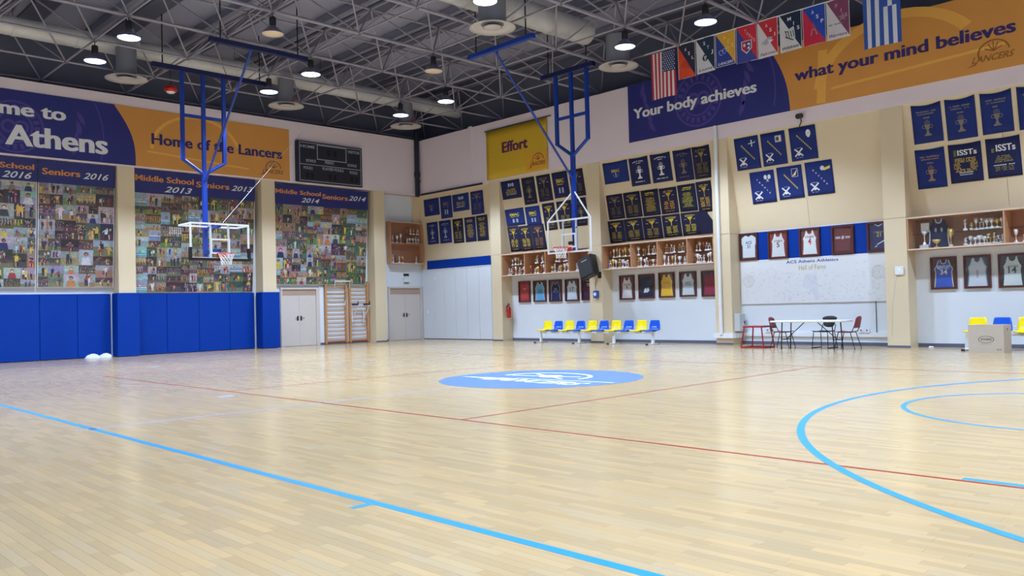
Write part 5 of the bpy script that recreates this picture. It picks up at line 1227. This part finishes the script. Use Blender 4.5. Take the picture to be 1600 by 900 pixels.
# ------------------------------------------------------------------ pillar fittings
t = thing('white_pipe', 'white vertical pipe on the pillar left of the Hall of Fame', 'pipe', (15.2, -PD - .078, .3))
b = B(); b.tube((15.2, -PD - .078, .3), (15.2, -PD - .078, 6.6), .055, 12); b.obj('pipe', M_WMETAL, t)
for z in (1.2, 3.2, 5.2):
    b = B(); b.tube((15.2, -PD - .078, z), (15.2, -PD - .078, z + .05), .068, 12); b.obj('clip', M_WMETAL, t)
b = B(); b.box(14.93, 15.6, -PD - .09, -PD, .2, .34); b.box(15.54, 15.62, -PD, -.02, .2, .34); o = b.obj('trim_2', M_WMETAL); o['kind'] = 'structure'
b = B(); b.box(15.62, 20.05, -.06, 0, .24, .36); o = b.obj('trim_3', M_WMETAL); o['kind'] = 'structure'
b = B(); b.box(19.55, 19.57, -.015, 0, .36, 1.2); o = b.obj('trim_4', M_SKIRT); o['kind'] = 'structure'
for k, u in enumerate((16.5, 19.25)):
    t = thing('power_socket', ('white power sockets on wall trunking near the %s' % ('red stool', 'right chair of the table')[k]), 'socket', (u, -.06, .32), 'wall sockets')
    for s in (-.08, .08):
        b = B(); b.slab(RW(-.06), u + s - .06, u + s + .06, .36, .48, 0, .03); b.obj('faceplate', M_WPLASTIC, t)
        b = B(); b.tube((u + s, -.09, .42), (u + s, -.093, .42), .028, 10); b.obj('socket_well', M_PLENUM, t)
t = thing('electric_box', 'grey electrical cabinet on the side of the white-pipe pillar', 'electrical box', (15.66, -.3, .45))
b = B(); b.bbox(15.54, 15.72, -.45, -.12, .40, .92, .008); b.obj('cabinet', mat('cabinet_grey', (196, 200, 204), .45), t)
b = B(); b.box(15.72, 15.728, -.43, -.14, .43, .89); b.obj('door', mat('cabinet_grey', (196, 200, 204), .45), t)
b = B(); b.box(15.728, 15.74, -.2, -.17, .62, .7); b.obj('lock', M_BLACK, t)
t = thing('pa_speaker', 'black loudspeaker tilted on a bracket on the pillar behind the hoop', 'speaker', (10.22, -.95, 2.25))
def spk(u, z, d):  # local: u right, z up, d outward; tilted
    a = math.radians(-20); uu = u * math.cos(a) - z * math.sin(a) * -1; zz = 0
    uu = u * math.cos(a) + z * math.sin(a); zz = -u * math.sin(a) + z * math.cos(a)
    return (10.27 + uu, -.86 - d + .18 * (zz) , 2.60 + zz)
def spkbox(u0, u1, z0, z1, d0, d1, ub):
    b = B(); b.hexa([spk(u0, z0, d1), spk(u1, z0, d1), spk(u1 - ub, z0, d0), spk(u0 + ub, z0, d0), spk(u0, z1, d1), spk(u1, z1, d1), spk(u1 - ub, z1, d0), spk(u0 + ub, z1, d0)]); return b
spkbox(-.30, .30, -.36, .36, -.2, .18, .07).obj('cabinet', M_BLACK, t)
spkbox(-.27, .27, -.33, .33, .18, .2, 0).obj('grille', mat('speaker_grille', (38, 39, 44), .7, bump=.4, scale=60), t)
spkbox(-.12, .12, .2, .225, .2, .21, 0).obj('badge', M_SILVER, t)
b = B(); b.tube((10.35, -.7, 2.35), (10.5, -.58, 2.3), .025, 8); b.box(10.44, 10.56, -.6, -PD, 2.2, 2.42); b.obj('bracket', M_DKMETAL, t)
t = thing('pay_phone', 'small blue wall box with cord on the speaker pillar', 'wall box', (10.34, -PD, 1.55))
b = B(); b.bbox(10.24, 10.44, -PD - .1, -PD, 1.52, 1.78, .015); b.obj('box', mat('blue_box', (40, 84, 160), .4), t)
b = B(); b.tube((10.34, -PD - .10, 1.66), (10.34, -PD - .115, 1.66), .06, 14); b.obj('white_emblem', M_WPLASTIC, t)
b = B(); b.path([(10.30, -PD - .02, 1.78), (10.29, -PD - .02, 2.0), (10.36, -PD - .02, 2.2)], .006, 5); b.obj('cord', M_DKMETAL, t)
t = thing('fire_extinguisher', 'red fire extinguisher hanging on the pillar by the partition', 'extinguisher', (5.72, -.3, .9))
b = B(); b.lathe([(0, 0), (.07, 0), (.078, .02), (.078, .36), (.06, .42), (.025, .45), (.025, .48), (0, .48)], (5.72, -.3, .88), 14); b.obj('cylinder', M_RED, t)
b = B(); b.box(5.70, 5.74, -.37, -.25, 1.37, 1.40); b.box(5.705, 5.735, -.36, -.28, 1.42, 1.44); b.obj('valve_handle', M_BLACK, t)
b = B(); b.path([(5.72, -.36, 1.38), (5.80, -.38, 1.3), (5.82, -.36, 1.05)], .011, 6); b.obj('hose', M_BLACK, t)
b = B(); b.box(5.61, 5.65, -.33, -.27, 1.1, 1.35); b.obj('wall_hook', M_DKMETAL, t)
t = thing('wifi_router', 'white square router with cord on the fourth pillar', 'router', (20.41, -PD, 1.88))
b = B(); b.bbox(20.30, 20.52, -PD - .04, -PD, 1.86, 2.08, .012); b.obj('case', M_WPLASTIC, t)
b = B(); b.tube((20.42, -PD - .04, 2.0), (20.42, -PD - .045, 2.0), .018, 10); b.obj('indicator', mat('green_led', (150, 240, 190), .4, emit=1.5), t)
b = B(); b.path([(20.34, -PD - .008, 1.86), (20.28, -PD - .008, 1.6), (20.22, -PD - .008, 1.2), (20.16, -PD - .008, .3)], .005, 5); b.obj('cord', M_WPLASTIC, t)
t = thing('wall_spotlight', 'small black spotlight with a cable on the white wall', 'spotlight', (17.9, -.6, 6.25))
b = B(); b.tube((17.9, -.56, 6.42), (17.9, -.75, 6.38), .075, 12); b.obj('head', M_BLACK, t)
b = B(); b.path([(17.9, -.58, 6.36), (17.93, -.6, 6.25), (17.88, -.6, 6.15), (17.86, -.58, 6.08)], .014, 6); b.obj('cable', M_BLACK, t)

# ------------------------------------------------------------------ benches
def seat_mesh():
    b = B(); prof = [(-.20, .43), (-.19, .455), (-.10, .44), (.05, .425), (.15, .43), (.19, .47), (.215, .55), (.235, .65), (.25, .74), (.255, .765)]
    nx = 8; vs = []
    for i_, (d, z) in enumerate(prof):
        hw = .205 if i_ < 6 else .205 - .05 * ((i_ - 5) / 4) ** 2
        for k in range(nx + 1):
            s = k / nx * 2 - 1; curve = .035 * s * s if i_ > 1 else .01 * s * s
            vs.append((s * hw, d - (curve if i_ > 5 else 0), z + (curve if i_ <= 6 else 0)))
    n = len(prof); N = len(vs); vs2 = [(x, y + .012, z - .014) for x, y, z in vs]; fs = []
    for i_ in range(n - 1):
        for k in range(nx):
            a = i_ * (nx + 1) + k; fs.append((a, a + 1, a + nx + 2, a + nx + 1)); fs.append((N + a, N + a + nx + 1, N + a + nx + 2, N + a + 1))
    for k in range(nx): a = (n - 1) * (nx + 1) + k; fs.append((k, N + k, N + k + 1, k + 1)); fs.append((a, a + 1, N + a + 1, N + a))
    for i_ in range(n - 1): a = i_ * (nx + 1); fs.append((a, a + nx + 1, N + a + nx + 1, N + a)); a += nx; fs.append((a, N + a, N + a + nx + 1, a + nx + 1))
    b.add(vs + vs2, fs, 0, True); return b
SEATD = {}
def bench(label, x0, n, legs, y, startyellow=True):
    t = thing('bench_seating', label, 'bench', (x0 + n * .515 / 2, y, 0), 'yellow and blue seat benches')
    o0 = ORG[t]
    for k in range(n):
        ye = (k % 2 == 0) == startyellow; key = 'y' if ye else 'b'
        if key not in SEATD:
            o = seat_mesh().obj('seat_shell', M_YELLOW if ye else M_BLUESEAT, t, local=True); SEATD[key] = o.data
        else:
            o = bpy.data.objects.new('seat_shell', SEATD[key]); COL.objects.link(o); o.parent = t
        o.location = Vector((x0 + .515 * (k + .5), y, 0)) - o0
        b = B(); xs = x0 + .515 * (k + .5); b.box(xs - .1, xs + .1, y - .12, y + .14, .40, .416); b.obj('seat_bracket', M_WMETAL, t)
    b = B(); b.box(x0 + .05, x0 + n * .515 - .02, y - .03, y + .03, .345, .40); b.obj('beam', M_WMETAL, t)
    b = B(); b.tube((x0 + .3, y + .21, .55), (x0 + n * .515 - .2, y + .21, .55), .012, 6); b.obj('back_rail', M_WMETAL, t)
    for lx in legs:
        b = B(); b.hexa([(lx - .05, y - .03, .03), (lx + .05, y - .03, .03), (lx + .05, y + .03, .03), (lx - .05, y + .03, .03), (lx - .035, y - .025, .35), (lx + .035, y - .025, .35), (lx + .035, y + .025, .35), (lx - .035, y + .025, .35)])
        lg = b.obj('leg', M_WMETAL, t)
        b = B(); b.box(lx - .035, lx + .035, y - .3, y + .27, .005, .035); b.obj('foot', M_WMETAL, t)
        b = B(); b.box(lx - .038, lx + .038, y - .34, y - .3, .0, .04); b.obj('foot_cap', M_BLACK, t); b = B(); b.box(lx - .038, lx + .038, y + .27, y + .29, .0, .04); b.obj('foot_cap', M_BLACK, t)
bench('ten-seat bench with alternating yellow and blue seats below the jerseys', 8.16, 10, (8.25, 10.05, 11.55, 13.1), -1.2)
bench('yellow and blue seat bench behind the cardboard box', 22.05, 8, (22.12, 24.0), -1.15)

# ------------------------------------------------------------------ table, chairs, stool, box
t = thing('folding_table', 'white folding table with grey steel legs before the Hall of Fame', 'table', (18.62, -1.87, 0))
b = B(); b.bbox(17.66, 19.58, -2.24, -1.5, .705, .75, .012); b.obj('tabletop', M_WPLASTIC, t)
for lx, s in ((17.95, 1), (19.3, -1)):
    for yy in (-2.12, -1.62):
        b = B(); b.tube((lx, yy, .70), (lx + s * -.04, yy, .01), .016, 8); lg = b.obj('leg', M_DKMETAL, t)
        b = B(); b.tube((lx + s * -.04, yy, 0), (lx + s * -.04, yy, .025), .02, 8); b.obj('foot_cap', M_BLACK, lg)
    b = B(); b.tube((lx - s * .02, -2.12, .25), (lx - s * .02, -1.62, .25), .013, 8); b.obj('stretcher', M_DKMETAL, t)
    b = B(); b.tube((lx - s * .02, -1.87, .25), (lx + s * .5, -1.87, .70), .012, 8); b.obj('folding_brace', M_DKMETAL, t)
def chair(label, loc, rotz, m, sled=False):
    t = thing('stacking_chair', label, 'chair', loc, 'chairs at the folding table', rotz)   # faces +x
    b = B(); n = 6; vs = []
    for i_ in range(n + 1):
        for k in range(n + 1):
            u = i_ / n; s = k / n * 2 - 1; vs.append((-.2 + .42 * u, s * (.2 + .02 * u), .45 + .015 * s * s - .02 * math.sin(PI * u)))
    N = len(vs); fs = []
    for i_ in range(n):
        for k in range(n): a = i_ * (n + 1) + k; fs += [(a, a + 1, a + n + 2, a + n + 1), (N + a, N + a + n + 1, N + a + n + 2, N + a + 1)]
    for k in range(n): a = n * (n + 1) + k; fs += [(k, N + k, N + k + 1, k + 1), (a, a + 1, N + a + 1, N + a)]
    for i_ in range(n): a = i_ * (n + 1); fs += [(a, a + n + 1, N + a + n + 1, N + a)]; a += n; fs += [(a, N + a, N + a + n + 1, a + n + 1)]
    b.add(vs + [(x, y, z - .018) for x, y, z in vs], fs, 0, True); b.obj('seat', m, t, local=True)
    b = B(); vs = []
    for i_ in range(n + 1):
        for k in range(n + 1):
            u = i_ / n; s = k / n * 2 - 1; vs.append((-.24 - .06 * u - .03 * (1 - s * s), s * (.21 - (.03 * u if not sled else .06 * (1 - u))), .54 + .30 * u - (.05 * abs(s) ** 3 * (u if not sled else (u - .5) * 2))))
    b.add(vs + [(x - .015, y, z) for x, y, z in vs], fs, 0, True); b.obj('backrest', m, t, local=True)
    for s in (-1, 1):
        b = B(); b.tube((-.19, s * .19, .44), (-.27, s * .185, .62), .011, 7); b.obj('back_post', M_DKMETAL, t, local=True)
        if not sled:
            b = B(); b.tube((.15, s * .19, .44), (.25, s * .225, 0.0), .011, 7); b.obj('leg', M_DKMETAL, t, local=True)
            b = B(); b.tube((-.15, s * .19, .44), (-.27, s * .225, 0.0), .011, 7); b.obj('leg', M_DKMETAL, t, local=True)
        else:
            b = B(); b.path([(.17, s * .2, .44), (.22, s * .23, .011), (-.24, s * .23, .011), (-.17, s * .2, .44)], .011, 7); b.obj('sled_leg', M_DKMETAL, t, local=True)
    b = B(); b.tube((.15, -.19, .43), (.15, .19, .43), .01, 6); b.tube((-.15, -.19, .43), (-.15, .19, .43), .01, 6); b.obj('seat_rail', M_DKMETAL, t, local=True)
chair('maroon stacking chair at the left end of the white table', (17.72, -1.66, 0), 0.1, M_MAROON)
chair('black chair with rounded back behind the white table', (18.68, -1.25, 0), -PI / 2 - .1, M_BLACK, True)
chair('maroon stacking chair at the right end of the white table', (19.43, -1.55, 0), PI + .05, M_MAROON)
t = thing('plyo_stool', 'red steel frame stool left of the white table', 'stool', (16.98, -1.68, 0))
b = B(); b.bbox(16.69, 17.27, -1.95, -1.41, .56, .605, .008); b.obj('top_plate', M_DKRED, t)
co = [(-1, -1), (1, -1), (1, 1), (-1, 1)]
for sx, sy in co:
    b = B(); b.tube((16.98 + .26 * sx, -1.68 + .24 * sy, .57), (16.98 + .34 * sx, -1.68 + .30 * sy, .02), .02, 8); b.obj('leg', M_DKRED, t)
for k in range(4):
    a, c = co[k], co[(k + 1) % 4]; b = B(); b.tube((16.98 + .34 * a[0], -1.68 + .30 * a[1], .02), (16.98 + .34 * c[0], -1.68 + .30 * c[1], .02), .018, 8); b.obj('base_rail', M_DKRED, t)
t = thing('cardboard_box', 'grey-brown cardboard box with oval logo before the right bench', 'box', (22.77, -1.78, 0))
b = B(); b.box(22.42, 23.13, -2.05, -1.48, 0, .615); b.obj('carton', M_CARD, t)
b = B(); b.box(22.42, 23.13, -2.052, -1.77, .615, .62); b.box(22.42, 23.13, -1.762, -1.478, .615, .62); b.obj('top_flap', M_CARD, t)
P = RW(-2.05); b = B(); b.ring(P, 22.78, .30, .145, .16, .002, (84, 76, 70), 0, 2 * PI, 28, ky=.5); b.text(P, 'ATHENS', 22.67, 22.89, .28, .05, .002, (84, 76, 70), .02); b.text(P, 'N.9', 22.99, 23.08, .06, .035, .002, (90, 84, 78), .02)
dashes(b, P, 22.78, .19, .2, .012, .002, (130, 120, 110)); b.obj('printed_logo', M_PRINT, t)
b = B(); b.disc(lambda u, v, w=0: (23.13 + w, u, v), -1.77, .52, .03, .002, (40, 34, 30), 12); b.obj('hand_hole', M_PRINT, t)
b = B(); b.lathe([(0, 0), (.07, 0), (.05, .03), (0, .035)], (21.02, -.3, 0), 10); tag(b.obj('paper_scrap', M_WPLASTIC), 'small white scrap on the floor right of the fourth pillar', 'scrap')
